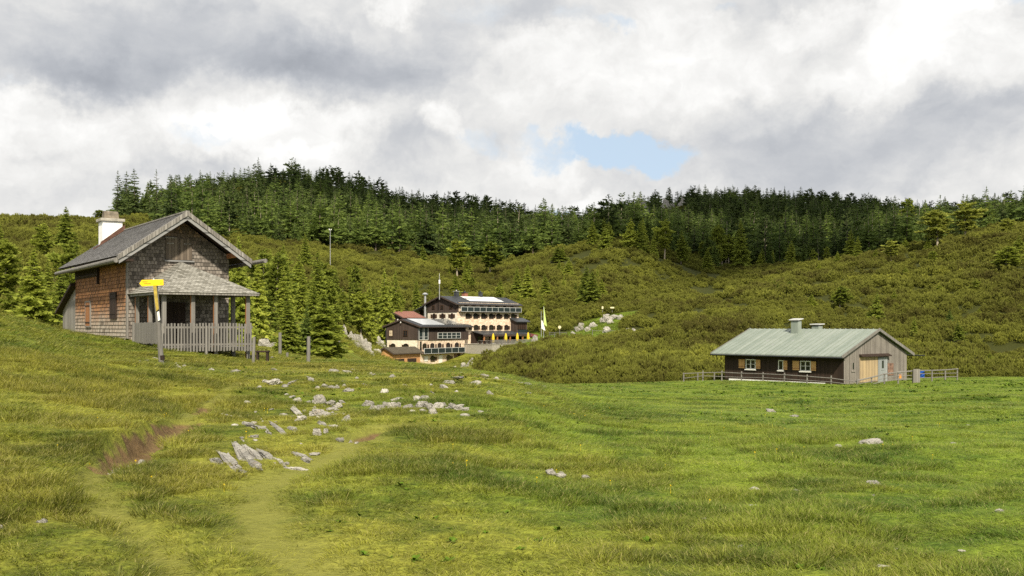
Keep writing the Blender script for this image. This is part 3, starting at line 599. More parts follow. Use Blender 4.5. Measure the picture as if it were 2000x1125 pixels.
# trail sign
def signpost():
    d = 33.0; x0, x1 = (316.5 - 1000) / F * d, (303 - 1000) / F * d; zb = -(703 - HY) / F * d; zt = -(556 - HY) / F * d
    e = empty('trail_signpost', (x0, d, zb), 0, 'leaning grey trail signpost with yellow arrow board in front of the porch', 'signpost')
    dx = x1 - x0; h = zt - zb; b = MB(); b.tube((0, 0, -.35), (dx, 0, h + .1), .085, .075, 10); b.build('post', M['pole'], e)
    b = MB(); b.tube((.0, 0, .0), (dx * .06, 0, h * .06), .089, .088, 10, False); b.build('dark_base', M['dark_wood'], e)
    s = F / d; X = lambda px: (px - 316.5) / s; Zp = lambda py: (703 - py) / s; y = -.10
    ar = [(275, 554), (280, 547), (321.5, 546), (322, 557.5), (280, 559.5)]
    bd = MB(); bd.prism([(X(a), y, Zp(c)) for a, c in ar][::-1], (0, -.025, 0)); brd = bd.build('arrow_board', M['yellow'], e)
    tx = MB(); rr = random.Random(3)
    for (a0, a1, c) in ((281, 290, 550.8), (283.5, 296.5, 554.4)):
        a = a0
        while a < a1: wv_ = rr.uniform(.45, .95); tx.box(X(a), X(a + wv_), y - .0285, y - .0255, Zp(c + .75), Zp(c - rr.choice((.5, .8)))); a += wv_ + .35
    for (a, c) in ((317, 551.5), (317, 554)): tx.box(X(a - .8), X(a + .8), y - .0285, y - .0255, Zp(c + .4), Zp(c - .3))
    tx.build('lettering', M['black'], brd)
    bl = MB(); bl.prism([(X(301.5), y, Zp(559)), (X(308), y, Zp(559)), (X(312.5), y, Zp(604)), (X(307.5), y, Zp(608))][::-1], (0, -.02, 0)); bl.build('hanging_board', M['yellow_old'], e)
    bl = MB(); bl.prism([(X(309.5), y, Zp(609.5)), (X(313), y, Zp(608)), (X(315), y, Zp(625)), (X(311), y, Zp(627))][::-1], (0, -.015, 0)); bl.build('notice', M['flag_white'], e)
    bc = MB(); bc.tube((X(300.5), -.02, Zp(547)), (X(300.5), -.02, Zp(544.2)), .035, .025, 8); bc.build('cap', M['steel'], e)
signpost()

# ------------------------------------------------------------------ the long barn on the right
def barn():
    BX, BY, BZ, YAW = 31.095, 96.0, -5.424, .723; W, L, HW, HR = 11.89, 13.6, 2.75, 2.2; S = HR / (W / 2); OE, OG, OB = .85, .35, 1.1
    u = Vector((math.cos(YAW), math.sin(YAW))); v = Vector((-math.sin(YAW), math.cos(YAW)))
    h = empty('mountain_barn', (BX, BY, BZ), YAW, 'long low barn with pale green metal roof and dark brown window front', 'barn')
    def vy(px):      # position along the long wall
        t = (px - 1000) / F; return (t * BY - BX) / (v.x - t * v.y)
    def ux(px):
        t = (px - 1000) / F; return (t * BY - BX) / (u.x - t * u.y)
    b = MB(); b.prism([(0, .01, -.9), (W, .01, -.9), (W, .01, HW), (W / 2, .01, HW + HR), (0, .01, HW)], (0, L, 0)); b.build('wall', M['dark_wood'], h)
    b = MB(); b.box(-.05, 0, .02, L, -.05, HW); b.build('dark_cladding', M['dark_wood'], h)
    b = MB(); b.box(-.16, .1, 1.9, L - .6, -.6, .02); b.build('foundation', M['white'], h)
    b = MB(); rr = random.Random(5); x = 0.0      # vertical cover boards on the gable
    while x < W - .05:
        wd_ = rr.uniform(.16, .27); x1 = min(x + wd_, W); tz = HW + (min((x + x1) / 2, W - (x + x1) / 2)) * S - .02
        b.box(x, x1 - .045, -.035 - rr.uniform(0, .02), 0, -.9 + rr.uniform(0, .12), tz); x = x1
    b.build('gable_boards', M['barn_grey'], h)
    zo = HW + .10; th = .09; r = MB(); X = lambda x, g: x if g == 0 else W - x
    for g in (0, 1): r.prism([(X(-OE, g), -OG, zo - OE * S), (X(W / 2, g), -OG, zo + HR), (X(W / 2, g), -OG, zo + HR + th), (X(-OE, g), -OG, zo - OE * S + th)], (0, L + OG + OB, 0))
    roof = r.build('roof', M['copper'], h)
    sm = MB(); n = 25
    for k in range(n + 1):
        y = -OG + .04 + k * (L + OG + OB - .1) / n
        for g in (0, 1): sm.prism([(X(-OE, g), y, zo - OE * S + th), (X(W / 2, g), y, zo + HR + th), (X(W / 2, g), y, zo + HR + th + .06), (X(-OE, g), y, zo - OE * S + th + .06)], (0, .03, 0))
    sm.build('seams', M['copper'], roof)
    f = MB()
    for g in (0, 1):
        for y0 in (-OG - .04, L + OB): f.prism([(X(-OE - .08, g), y0, zo - (OE + .08) * S - .12), (X(W / 2, g), y0, zo + HR - .1), (X(W / 2, g), y0, zo + HR + th + .1), (X(-OE - .08, g), y0, zo - (OE + .08) * S + th + .1)], (0, .06, 0))
    f.build('barge_board', M['pole'], roof)
    b = MB(); b.box(-OE - .02, -OE + .05, -OG + .05, L + OB - .05, zo - OE * S - .16, zo - OE * S - .005); b.box(-OE + .05, 0, -OG + .06, L + OB - .06, zo - OE * S - .12, zo - OE * S - .06); b.build('eave_board', M['dark_wood'], roof)
    b = MB(); b.tube((-OE - .1, -OG - .1, zo - OE * S - .08), (-OE - .1, L + OB, zo - OE * S - .06), .06, .06, 8); b.build('gutter', M['glass'], roof)
    b = MB(); b.tube((W + OE + .1, -OG - 1.1, zo - OE * S - .08), (W + OE + .1, L, zo - OE * S - .06), .06, .06, 8); b.build('gutter', M['glass'], roof)
    # two sheet metal chimneys
    def stack(px, xc, w_, l_, ztop, tilt):
        y = (lambda t: (t * (BY + u.y * xc) - BX - u.x * xc) / (v.x - t * v.y))((px - 1000) / F)
        c = empty('chimney', (0, 0, 0)); c.parent = h; zb = zo + xc * S - .3
        b = MB(); b.box(xc - w_ / 2, xc + w_ / 2, y - l_ / 2, y + l_ / 2, zb, ztop); b.build('shaft', M['copper'], c)
        b = MB(); a = w_ / 2 + .14; e = l_ / 2 + .16; b.hexa([(xc - a, y - e, ztop + .16 - tilt), (xc + a, y - e, ztop + .16 + tilt), (xc + a, y + e, ztop + .16 + tilt), (xc - a, y + e, ztop + .16 - tilt), (xc - a, y - e, ztop + .25 - tilt), (xc + a, y - e, ztop + .25 + tilt), (xc + a, y + e, ztop + .25 + tilt), (xc - a, y + e, ztop + .25 - tilt)]); b.build('cap', M['frame_grey'], c)
        b = MB()
        for ax in (-1, 1):
            for ay in (-1, 1): b.box(xc + ax * w_ / 2 - (.07 if ax > 0 else 0), xc + ax * w_ / 2 + (.07 if ax < 0 else 0), y + ay * l_ / 2 - (.07 if ay > 0 else 0), y + ay * l_ / 2 + (.07 if ay < 0 else 0), ztop, ztop + .2)
        b.box(xc - w_ / 2 + .1, xc + w_ / 2 - .1, y - l_ / 2 + .1, y + l_ / 2 - .1, ztop, ztop + .12); b.build('vent', M['glass'], c)
    stack(1555, W / 2 - 1.0, .62, .85, 5.92, .06); stack(1596, W / 2 + .9, .75, .80, 5.42, .02)
    # windows with pine shutters
    def win(pa, pb, sh, zt, zb2, cross=True):
        y1, y0 = vy(pa), vy(pb); q = empty('window', (0, 0, 0)); q.parent = h
        b = MB(); b.box(-.075, -.05, y0, y1, zb2, zt); b.build('glass', M['glass'], q)
        t_ = .09; b = MB(); b.box(-.10, -.05, y0 - t_, y0, zb2 - t_, zt + t_); b.box(-.10, -.05, y1, y1 + t_, zb2 - t_, zt + t_); b.box(-.103, -.05, y0, y1, zt, zt + t_); b.box(-.103, -.05, y0, y1, zb2 - t_, zb2)
        if cross: ym = (y0 + y1) / 2; b.box(-.098, -.05, ym - .05, ym + .05, zb2, zt); zm = (zt + zb2) / 2; b.box(-.094, -.05, y0, y1, zm - .02, zm + .02)
        b.build('frame', M['win_white'], q)
        b = MB(); b.box(-.20, -.05, y0 - .16, y1 + .16, zb2 - .19, zb2 - .09); b.build('sill', M['win_white'], q)
        for (sa, sb) in sh:
            b = MB(); b.box(-.115, -.075, vy(sb) , vy(sa), zb2 - .02, zt + .06); s_ = b.build('shutter', M['shutter'], q)
            b = MB(); b.box(-.13, -.115, vy(sb), vy(sa), zb2 + .12, zb2 + .18); b.build('batten', M['post_warm'], s_)
    ZT, ZB = 1.98, 1.16
    win(1459, 1475.2, ((1444, 1455.5), (1477.5, 1486)), ZT, ZB); win(1522.5, 1529.5, ((1531.2, 1538.7),), ZT, ZB, False); win(1565.5, 1583, ((1549, 1562), (1585, 1594.8)), ZT, ZB)
    # gable: big door, grey door with pane, rusty panel, little window, canopy
    g = lambda a: ux(a)
    b = MB(); b.box(g(1677.8), g(1713), -.10, -.05, .05, 2.45); b.build('barn_door', M['barn_door'], h)
    q = empty('side_door', (0, 0, 0)); q.parent = h
    b = MB(); b.box(g(1713.3), g(1731), -.13, -.05, -.2, 2.35); b.build('leaf', M['grey_panel'], q)
    b = MB(); b.box(g(1719.8), g(1723.4), -.145, -.12, 1.3, 2.05); b.build('pane', M['glass'], q)
    b = MB(); b.box(g(1718.6), g(1719.7), -.155, -.12, 1.2, 2.15); b.box(g(1723.5), g(1724.8), -.155, -.12, 1.2, 2.15); b.box(g(1718.6), g(1724.8), -.157, -.12, 1.1, 1.2); b.build('frame', M['grey_panel'], q)
    b = MB(); b.hexa([(g(1676.8), -.45, 2.47), (g(1734), -.45, 2.47), (g(1734), -.03, 2.62), (g(1676.8), -.03, 2.62), (g(1676.8), -.45, 2.56), (g(1734), -.45, 2.56), (g(1734), -.03, 2.75), (g(1676.8), -.03, 2.75)]); b.build('door_canopy', M['dark_wood'], h)
    b = MB(); b.box(g(1732.3), g(1743.5), -.085, -.05, .55, 1.75); b.build('wall_hatch', M['rust_panel'], h)
    q = empty('little_window', (0, 0, 0)); q.parent = h
    b = MB(); b.box(g(1663.5), g(1666.5), -.075, -.05, 1.35, 1.95); b.build('pane', M['glass'], q)
    b = MB(); b.box(g(1662), g(1663.4), -.10, -.05, 1.2, 2.0); b.box(g(1666.6), g(1668), -.10, -.05, 1.2, 2.0); b.box(g(1661.5), g(1668.5), -.13, -.05, 1.1, 1.2); b.build('frame', M['barn_grey'], q)
    return h
barn()
def at(px, py, d): return Vector(((px - 1000) / F * d, d, (HY - py) / F * d))
def railfence(label, posts, rails, r_post=.075, group=None):
    """posts: (px, top py, base py, depth); rails: lists of (px, py, depth, radius)"""
    p0 = at(posts[0][0], posts[0][2], posts[0][3]); e = empty('rail_fence', p0, 0, label, 'rail fence', group)
    for px, pt, pb, d in posts:
        a = at(px, pb, d) - p0; zc = zg1(a.x + p0.x, d) - p0.z; c = at(px, pt, d) - p0; b = MB(); b.tube((a.x, a.y, min(a.z, zc) - .3), (c.x + .02, c.y, c.z), r_post, r_post * .9, 7); b.build('post', M['pole'], e)
    for rl in rails:
        for (a, c) in zip(rl[:-1], rl[1:]):
            A = at(a[0], a[1], a[2]) - p0; C_ = at(c[0], c[1], c[2]) - p0; b = MB(); ext = (C_ - A).normalized() * .08; b.tube(A - ext + Vector((0, -.07, 0)), C_ + ext + Vector((0, -.07, 0)), a[3], a[3] * .92, 6); b.build('rail', M['pole'], e)
d1 = lambda px: np.interp(px, [1335, 1410, 1448, 1490, 1532, 1576, 1623, 1674], [103, 102, 100.5, 98.3, 96.3, 94.6, 93.0, 91.6])
P1 = [(1335, 728, 746, 103), (1362.5, 727.5, 742, 103.5), (1372.5, 724, 743, 102.8), (1395, 727, 742, 103), (1409.7, 724, 744, 102), (1448, 725, 746, 100.5), (1490, 727, 747.5, 98.3), (1531.8, 728, 749, 96.3), (1576, 731.5, 751.5, 94.6), (1623, 733.5, 753, 93.0), (1673.7, 742, 760, 91.6)]
railfence('low grey rail fence along the dark window front of the barn', P1,
  [[(px, y, float(d1(px)), .04) for px, y in ((1335, 729.5), (1372, 728), (1410, 727), (1448, 729), (1490, 730), (1532, 732), (1576, 735), (1623, 738.5), (1674, 746))], [(px, y, float(d1(px)), .032) for px, y in ((1335, 739), (1372, 734), (1410, 735.5), (1448, 737), (1490, 737.5), (1532, 740), (1576, 743), (1623, 746), (1674, 752.5))]])
d2 = lambda px: np.interp(px, [1673, 1702, 1727, 1755, 1790], [91.6, 91.8, 92.4, 93.0, 93.6])
railfence('sturdy rail fence with thick top rail before the barn gable', [(1673.9, 741, 761, 91.5), (1701.8, 736, 761, 91.8), (1727, 729.5, 745, 92.4), (1754, 727, 747, 93.0), (1783, 723, 749, 93.5)],
  [[(px, y, float(d2(px)), .07) for px, y in ((1673, 743.5), (1702, 737), (1726, 730.5), (1754, 727), (1783, 724.5))], [(px, y, float(d2(px)), .035) for px, y in ((1673, 750.5), (1702, 744.5), (1726, 739), (1754, 734), (1783, 733))], [(px, y, float(d2(px)), .04) for px, y in ((1673, 755), (1702, 750), (1726, 745), (1754, 741), (1783, 740))]])
d3 = lambda px: np.interp(px, [1795, 1870], [97, 101])
railfence('short two rail fence running right from the wide board past the blue barrel', [(1820, 725, 743, 98.2), (1846, 724, 741, 99.5), (1869.5, 721, 739.5, 101)],
  [[(px, y, float(d3(px)), .06) for px, y in ((1795, 723.5), (1820, 723.5), (1846, 722.5), (1869.5, 720.5))], [(px, y, float(d3(px)), .035) for px, y in ((1795, 730), (1820, 729.5), (1846, 729), (1869.5, 728.5))], [(px, y, float(d3(px)), .04) for px, y in ((1795, 738), (1820, 737.5), (1846, 736), (1869.5, 735.5))]])
p_ = at(1790, 749.5, 93.2); b = MB(); b.box(-.31, .31, -.03, .03, -.25, 1.34)
for z in (.25, 1.0): b.box(-.31, .31, .03, .07, z, z + .1)
tag(b.build('gate_board', M['grey_wood'], None, p_), 'wide upright grey board closing the gap in the barn fence', 'gate')
def barrel(px, pyt, pyb, d, r, m, name, label, cat, bucket=False):
    p = at(px, pyb, d); hgt = (pyb - pyt) / F * d; e = empty(name, p, 0, label, cat); b = MB(); n = 6
    zs = [0, .06, .3, .34, .66, .7, .94, 1.0]; rs = [.9, .98, 1, 1.04, 1.04, 1, .98, .9] if not bucket else [.75, .78, .85, .86, .93, .94, .99, 1.0]
    for (za, ra), (zb_, rb) in zip(list(zip(zs, rs))[:-1], list(zip(zs, rs))[1:]): b.tube((0, 0, za * hgt), (0, 0, zb_ * hgt), ra * r, rb * r, 14, False)
    b.face([(r * rs[-1] * math.cos(k * .4488), r * rs[-1] * math.sin(k * .4488), hgt * .98) for k in range(14)]); b.build('drum', m, e)
    b = MB()
    if not bucket: b.tube((0, 0, hgt * .98), (0, 0, hgt + .02), r * .93, r * .93, 14); b.build('lid', m, e)
    else:
        pts = [(r * math.cos(a), 0, hgt + r * .8 * math.sin(a)) for a in np.linspace(0, math.pi, 8)]
        for a, c in zip(pts[:-1], pts[1:]): b.tube(a, c, .012, .012, 5)
        b.build('handle', M['steel'], e)
barrel(1800.5, 723.5, 738, 98, .24, M['blue'], 'plastic_barrel', 'blue plastic barrel behind the rail fence right of the barn', 'barrel')
barrel(1757.3, 732, 739, 95.5, .17, M['orange'], 'plastic_bucket', 'orange bucket beside the barn gable behind the thick rail', 'bucket', True)

# ------------------------------------------------------------------ the lodge and its neighbours
class Frame:
    """local frame of a building: x along the long wall, y into the building"""
    def __init__(s, x, y, z, yaw): s.o = (x, y, z); s.u = Vector((math.cos(yaw), math.sin(yaw))); s.v = Vector((-math.sin(yaw), math.cos(yaw)))
    def x(s, px, yl=0.0):
        t = (px - 1000) / F; bx, by = s.o[0] + s.v.x * yl, s.o[1] + s.v.y * yl; return (t * by - bx) / (s.u.x - t * s.u.y)
    def y(s, px, xl=0.0):
        t = (px - 1000) / F; bx, by = s.o[0] + s.u.x * xl, s.o[1] + s.u.y * xl; return (t * by - bx) / (s.v.x - t * s.v.y)
    def z(s, py, xl, yl=0.0): return (HY - py) / F * (s.o[1] + s.u.y * xl + s.v.y * yl) - s.o[2]
def lwin(parent, side, a0, a1, z0, z1, arch=0.0, wall=0.0, shut=(), frame='win_brown', glass='glass', surround=True, t=.10):
    """window on a long wall (side 'x', facing -y) or a gable wall (side 'y', facing -x)"""
    q = empty('window', (0, 0, 0)); q.parent = parent
    def box(b, p0, p1, d0, d1, za, zb):
        if side == 'x': b.box(p0, p1, wall - d1, wall - d0, za, zb)
        else: b.box(wall - d1, wall - d0, p0, p1, za, zb)
    def pt(p, d, z): return (p, wall - d, z) if side == 'x' else (wall - d, p, z)
    am = (a0 + a1) / 2; hw = (a1 - a0) / 2
    top = [(a0 + (a1 - a0) * k / 8, z1 + arch * (1 - ((k - 4) / 4) ** 2)) for k in range(9)]
    b = MB(); b.prism([pt(p, .02, z) for p, z in [(a0, z0), (a1, z0)] + top[::-1]], (0, -.02, 0) if side == 'x' else (-.02, 0, 0)); b.build('pane', M[glass], q)
    if surround:
        b = MB(); box(b, a0 - t, a0, .0, .09, z0 - .05, z1); box(b, a1, a1 + t, .0, .09, z0 - .05, z1)
        if arch > .01:
            for (p, z), (p2, z2) in zip(top[:-1], top[1:]): b.prism([pt(p, .0, z), pt(p2, .0, z2), pt(p2 , .0, z2 + t), pt(p , .0, z + t)], (0, -.088, 0) if side == 'x' else (-.088, 0, 0))
        else: box(b, a0 - t, a1 + t, 0, .088, z1, z1 + t)
        box(b, am - .035, am + .035, .04, .07, z0, z1 + arch); box(b, a0, a1, .04, .066, (z0 + z1) / 2, (z0 + z1) / 2 + .05); b.build('frame', M[frame], q)
        b = MB(); box(b, a0 - t, a1 + t, 0, .16, z0 - .12, z0 - .05); b.build('sill', M[frame], q)
    for s0, s1 in shut:
        b = MB(); box(b, s0, s1, .0, .06, z0 - .02, z1 + .05); b.build('shutter', M['win_brown'], q)
    return q
def gable_roof(parent, W, L, zE, zR, OE, OG, OB, th, m, fascia=True, split=None, brackets=True):
    """ridge along x at y = L/2; zE = wall top"""
    S = (zR - zE) / (L / 2); r = MB(); Y = lambda y, g: y if g == 0 else L - y
    for g in (0, 1): r.prism([(-OG, Y(-OE, g), zE - OE * S), (-OG, Y(L / 2, g), zR), (-OG, Y(L / 2, g), zR + th), (-OG, Y(-OE, g), zE - OE * S + th)], (W + OG + OB, 0, 0))
    roof = r.build('roof', m, parent); f = MB()
    for g in (0, 1):
        for x0 in (-OG - .05, W + OB): f.prism([(x0, Y(-OE - .04, g), zE - (OE + .04) * S - .16), (x0, Y(L / 2, g), zR - .14), (x0, Y(L / 2, g), zR + th + .03), (x0, Y(-OE - .04, g), zE - (OE + .04) * S + th + .03)], (.05, 0, 0))
        f.box(-OG, W + OB, min(Y(-OE - .03, g), Y(-OE + .03, g)), max(Y(-OE - .03, g), Y(-OE + .03, g)), zE - OE * S - .12, zE - OE * S + .02)
    f.build('fascia', M['lodge_wood'], roof); rb = MB(); k = 0; x = -OG + .25
    while x < W + OB:                                   # raised seams of the sheet roof
        for g in (0, 1): rb.prism([(x, Y(-OE, g), zE - OE * S + th), (x, Y(L / 2, g), zR + th), (x, Y(L / 2, g), zR + th + .05), (x, Y(-OE, g), zE - OE * S + th + .05)], (.05, 0, 0))
        x += .75
    rb.build('roof_seams', m, roof)
    if brackets:
        for k in range(1, 6):
            y = L * k / 6; z = zE + min(y, L - y) * S - .2; b = MB(); b.box(-OG + .05, .1, y - .08, y + .08, z - .12, z + .1); b.build('purlin', M['dark_wood'], roof)
    return roof, S
def on_slope(parent, name, x0, x1, f0, f1, L, zE, zR, OE, m, lift, th=.05):
    """flat sheet lying on the front slope; f = fraction from eave to ridge"""
    S = (zR - zE) / (L / 2); p = lambda x, f: Vector((x, -OE + f * (L / 2 + OE), zE - OE * S + f * (L / 2 + OE) * S + lift)); b = MB(); n = Vector((0, -S, 1)).normalized() * th
    b.prism([p(x0, f0), p(x1, f0), p(x1, f1), p(x0, f1)], n); return b.build(name, m, parent)
def lodge():
    fr = Frame(-12.833, 240, -3.227, R(46.6)); W, L, zE, zR = 21.16, 10.32, 8.55, 10.25; OE, OG, OB = .75, .85, .6
    h = empty('mountain_lodge', fr.o, R(46.6), 'large four storey stone lodge with dark gable, glazed balcony band and white solar roof', 'lodge')
    zs = 6.5
    b = MB(); b.box(0, W, 0.01, L, -3, zs); q = b.build('stone_wall', [M['tan_stone'], M['cream']], h)
    for p in q.data.polygons: p.material_index = 1 if p.normal.x < -.5 else 0
    b = MB(); b.prism([(-.12, -.0, zs), (-.12, L, zs), (-.12, L, zE), (-.12, L / 2, zR), (-.12, 0, zE)], (.5, 0, 0)); b.build('gable_boarding', M['lodge_wood'], h)
    b = MB(); b.box(.38, W, .05, L, zs, zE + .3); b.build('upper_wall', M['lodge_wood'], h)
    b = MB(); b.box(.5, W - .1, .0, .05, zs, zE + .25); b.build('upper_cladding', M['tan_stone'], h)
    roof, S = gable_roof(h, W, L, zE, zR, OE, OG, OB, .16, M['dark_roof'])
    # white solar field and stacks
    xs = np.linspace(5.6, 17.2, 9)
    for a, c in zip(xs[:-1], xs[1:]):
        on_slope(roof, 'solar_panel', a + .03, c - .03, .36, .96, L, zE, zR, OE, M['solar_white'], .24)
    on_slope(roof, 'solar_rail', 5.5, 17.3, .64, .66, L, zE, zR, OE, M['dark_roof'], .31)
    for x, y, wv_, z1, m, nm in ((4.9, L / 2 + .3, .9, 11.5, 'dark_roof', 'vent_stack'), (7.9, L / 2 + .5, 1.05, 11.3, 'brick', 'brick_chimney'), (12.6, L / 2 - .2, .75, 11.4, 'dark_roof', 'vent_stack')):
        c = empty(nm, (0, 0, 0)); c.parent = h; b = MB(); b.box(x - wv_ / 2, x + wv_ / 2, y - wv_ / 2, y + wv_ / 2, zR - .6, z1); b.build('shaft', M[m], c)
        b = MB(); b.box(x - wv_ * .7, x + wv_ * .7, y - wv_ * .7, y + wv_ * .7, z1 + .08, z1 + .18); b.tube((x, y, z1), (x, y, z1 + .5), .2, .16, 8); b.build('cap', M['steel'] if x < 6 else M['dark_roof'], c)
    # glazed balcony band of the top floor
    z0, z1 = fr.z(608.3, 0) , fr.z(599.2, 0); n = 10; xb = np.linspace(fr.x(895.5), fr.x(1012.8), n + 1)
    bal = empty('balcony', (0, 0, 0)); bal.parent = h
    b = MB(); b.box(xb[0], xb[-1], -.95, -.01, z0 - .16, z0); b.build('floor', M['dark_wood'], bal)
    for k in range(n):
        b = MB(); b.box(xb[k] + .05, xb[k + 1] - .05, -.95, -.90, z0 + .05, z1 - .05); b.build('glass_panel', M['band'], bal)
    b = MB()
    for k in range(n + 1): b.box(xb[k] - .05, xb[k] + .05, -.98, -.88, z0, z1)
    b.box(xb[0], xb[-1], -.99, -.87, z1 - .05, z1 + .04); b.box(xb[0], xb[-1], -.99, -.87, z0 - .02, z0 + .05); b.build('railing_frame', M['frame_grey'], bal)
    for k in range(7):
        xc = xb[0] + 1.9 + k * 2.65; lwin(h, 'x', xc, xc + .85, z1 + .02, zE - .02, 0, 0.0, (), t=.08)
    # arched window rows with shutters
    for zx in ((1103, 1147, 1152, 1166), (1183, 1226, 1231, 1246), (1263, 1306, 1311, 1326), (1344, 1386, 1391, 1406), (1418, 1460, 1465, 1479), (1497, 1537, 1541, 1554), (1570, 1610, 1614, 1627)):
        a = [fr.x(700 + .19 * q) for q in zx]; lwin(h, 'x', a[0], a[1], 5.2, 6.0, .25, 0.0, ((a[2], a[3]),), surround=True, t=.07)
    for zx in ((1137, 1160, 1161, 1168), (1187, 1230, 1235, 1249), (1266, 1307, 1312, 1327), (1345, 1385, 1390, 1406), (1423, 1463, 1467, 1481), (1501, 1540, 1544, 1556)):
        a = [fr.x(700 + .19 * q) for q in zx]; lwin(h, 'x', a[0], a[1], 2.45, 3.25, .25, 0.0, ((a[2], a[3]),), t=.07)
    gy = lambda q: fr.y(700 + .19 * q)
    for q0, q1 in ((764, 786), (851, 875), (943, 967)): lwin(h, 'y', gy(q1), gy(q0), 7.45, 8.1, 0, -.12, t=.1)
    for q0, q1, s0, s1 in ((766, 790, 744, 760), (855, 878, 835, 851), (950, 975, 925, 944)): lwin(h, 'y', gy(q1), gy(q0), 5.2, 6.0, .22, 0, ((gy(s1), gy(s0)), (gy(q1 + 18), gy(q1 + 3))), t=.08)
    # lower side wing under the prolonged roof, left of the gable
    wg = empty('side_wing', (0, 0, 0)); wg.parent = h; y1 = 15.4; x0 = 1.6; pr = lambda y: zE - (y - L) * S * 1.05
    b = MB(); b.prism([(x0, L - .02, -3), (x0, y1, -3), (x0, y1, pr(y1)), (x0, L - .02, pr(L) + .02)], (12, 0, 0)); b.build('wall', M['cream'], wg)
    b = MB(); b.prism([(-.5, L + OE - .1, pr(L + OE) - .08), (-.5, y1 + 1.6, pr(y1 + 1.6) - .08), (-.5, y1 + 1.6, pr(y1 + 1.6) + .12), (-.5, L + OE - .1, pr(L + OE) + .12)], (15, 0, 0)); b.build('roof', M['dark_roof'], wg)
    fy = lambda q: fr.y(700 + .19 * q, x0)
    lwin(wg, 'y', fy(660), fy(645), 5.9, 7.0, 0, x0, ((fy(643), fy(631)), (fy(675), fy(662))), t=.08)
    b = MB(); yy = fr.y(700 + .19 * 686, -.4); b.tube((-.4, yy, 4.6), (-.4, yy, 10.9), .26, .26, 10); q = b.build('flue', M['steel'], wg)
    b = MB(); b.tube((-.4, yy, 10.9), (-.4, yy, 11.3), .75, .25, 12); b.tube((-.4, yy, 10.75), (-.4, yy, 10.9), .55, .75, 12); b.build('flue_cap', M['steel'], q)
    # bay at the far right end, terrace canopy with posts
    bay = empty('bay', (0, 0, 0)); bay.parent = h; x0, x1 = fr.x(997.5), fr.x(1017.5) + .2
    b = MB(); b.box(x0, x1, -1.9, 0, 1.0, 4.5); b.build('wall', M['lodge_wood'], bay)
    b = MB(); b.prism([(x0 - .5, -2.5, 4.2), (x0 - .5, .0, 5.1), (x0 - .5, 0, 5.28), (x0 - .5, -2.5, 4.38)], (x1 - x0 + 1.1, 0, 0)); b.build('roof', M['dark_roof'], bay)
    for k in range(4): xx = x0 + .5 + k * (x1 - x0 - .8) / 4; lwin(bay, 'x', xx, xx + .45, 2.6, 3.7, 0, -1.9, t=.07)
    b = MB(); b.box(x0 + .6, x1, -1.99, -1.9, 1.2, 2.35); b.build('glass_panel', M['band'], bay)
    cn = empty('terrace_canopy', (0, 0, 0)); cn.parent = h; x0, x1 = fr.x(921), fr.x(1000)
    b = MB(); b.prism([(x0, -4.0, 1.15), (x0, .0, 1.95), (x0, 0, 2.1), (x0, -4.0, 1.30)], (x1 - x0 + 2.5, 0, 0)); b.build('roof', M['dark_roof'], cn)
    b = MB(); b.box(x0, x1 + 2.5, -4.05, -3.9, .8, 1.2); b.build('beam', M['lodge_wood'], cn)
    for k in range(8): xx = x0 + .4 + k * (x1 - x0 + 1.6) / 7; b = MB(); b.box(xx - .14, xx + .14, -3.95, -3.67, -1.2, .85); b.build('post', M['win_brown'] if k % 2 else M['post_warm'], cn)
    b = MB(); b.box(x0 - .3, x1 + 3, -.35, -.05, -1.2, 1.6); b.build('back_wall', M['dark_wood'], cn)
    for k in range(6): xx = x0 + 1.5 + k * 2.6; lwin(cn, 'x', xx, xx + 1.4, -.6, .7, 0, -.35, glass='curtain' if k in (1,) else 'glass')
    b = MB(); b.prism([(x1 + 1.2, -4.6, .65), (x1 + 1.2, -.2, 1.35), (x1 + 1.2, -.2, 1.45), (x1 + 1.2, -4.6, .75)], (5.2, 0, 0)); b.build('awning', M['maroon'], cn)
    for k in range(3): b = MB(); b.box(x1 + 1.6 + k * 2.1, x1 + 1.8 + k * 2.1, -4.4, -4.2, -1.2, .7); b.build('post', M['cream'], cn)
    return h, fr
LODGE, LF = lodge()
LM = Matrix.Translation(LF.o) @ Matrix.Rotation(R(46.6), 4, 'Z')
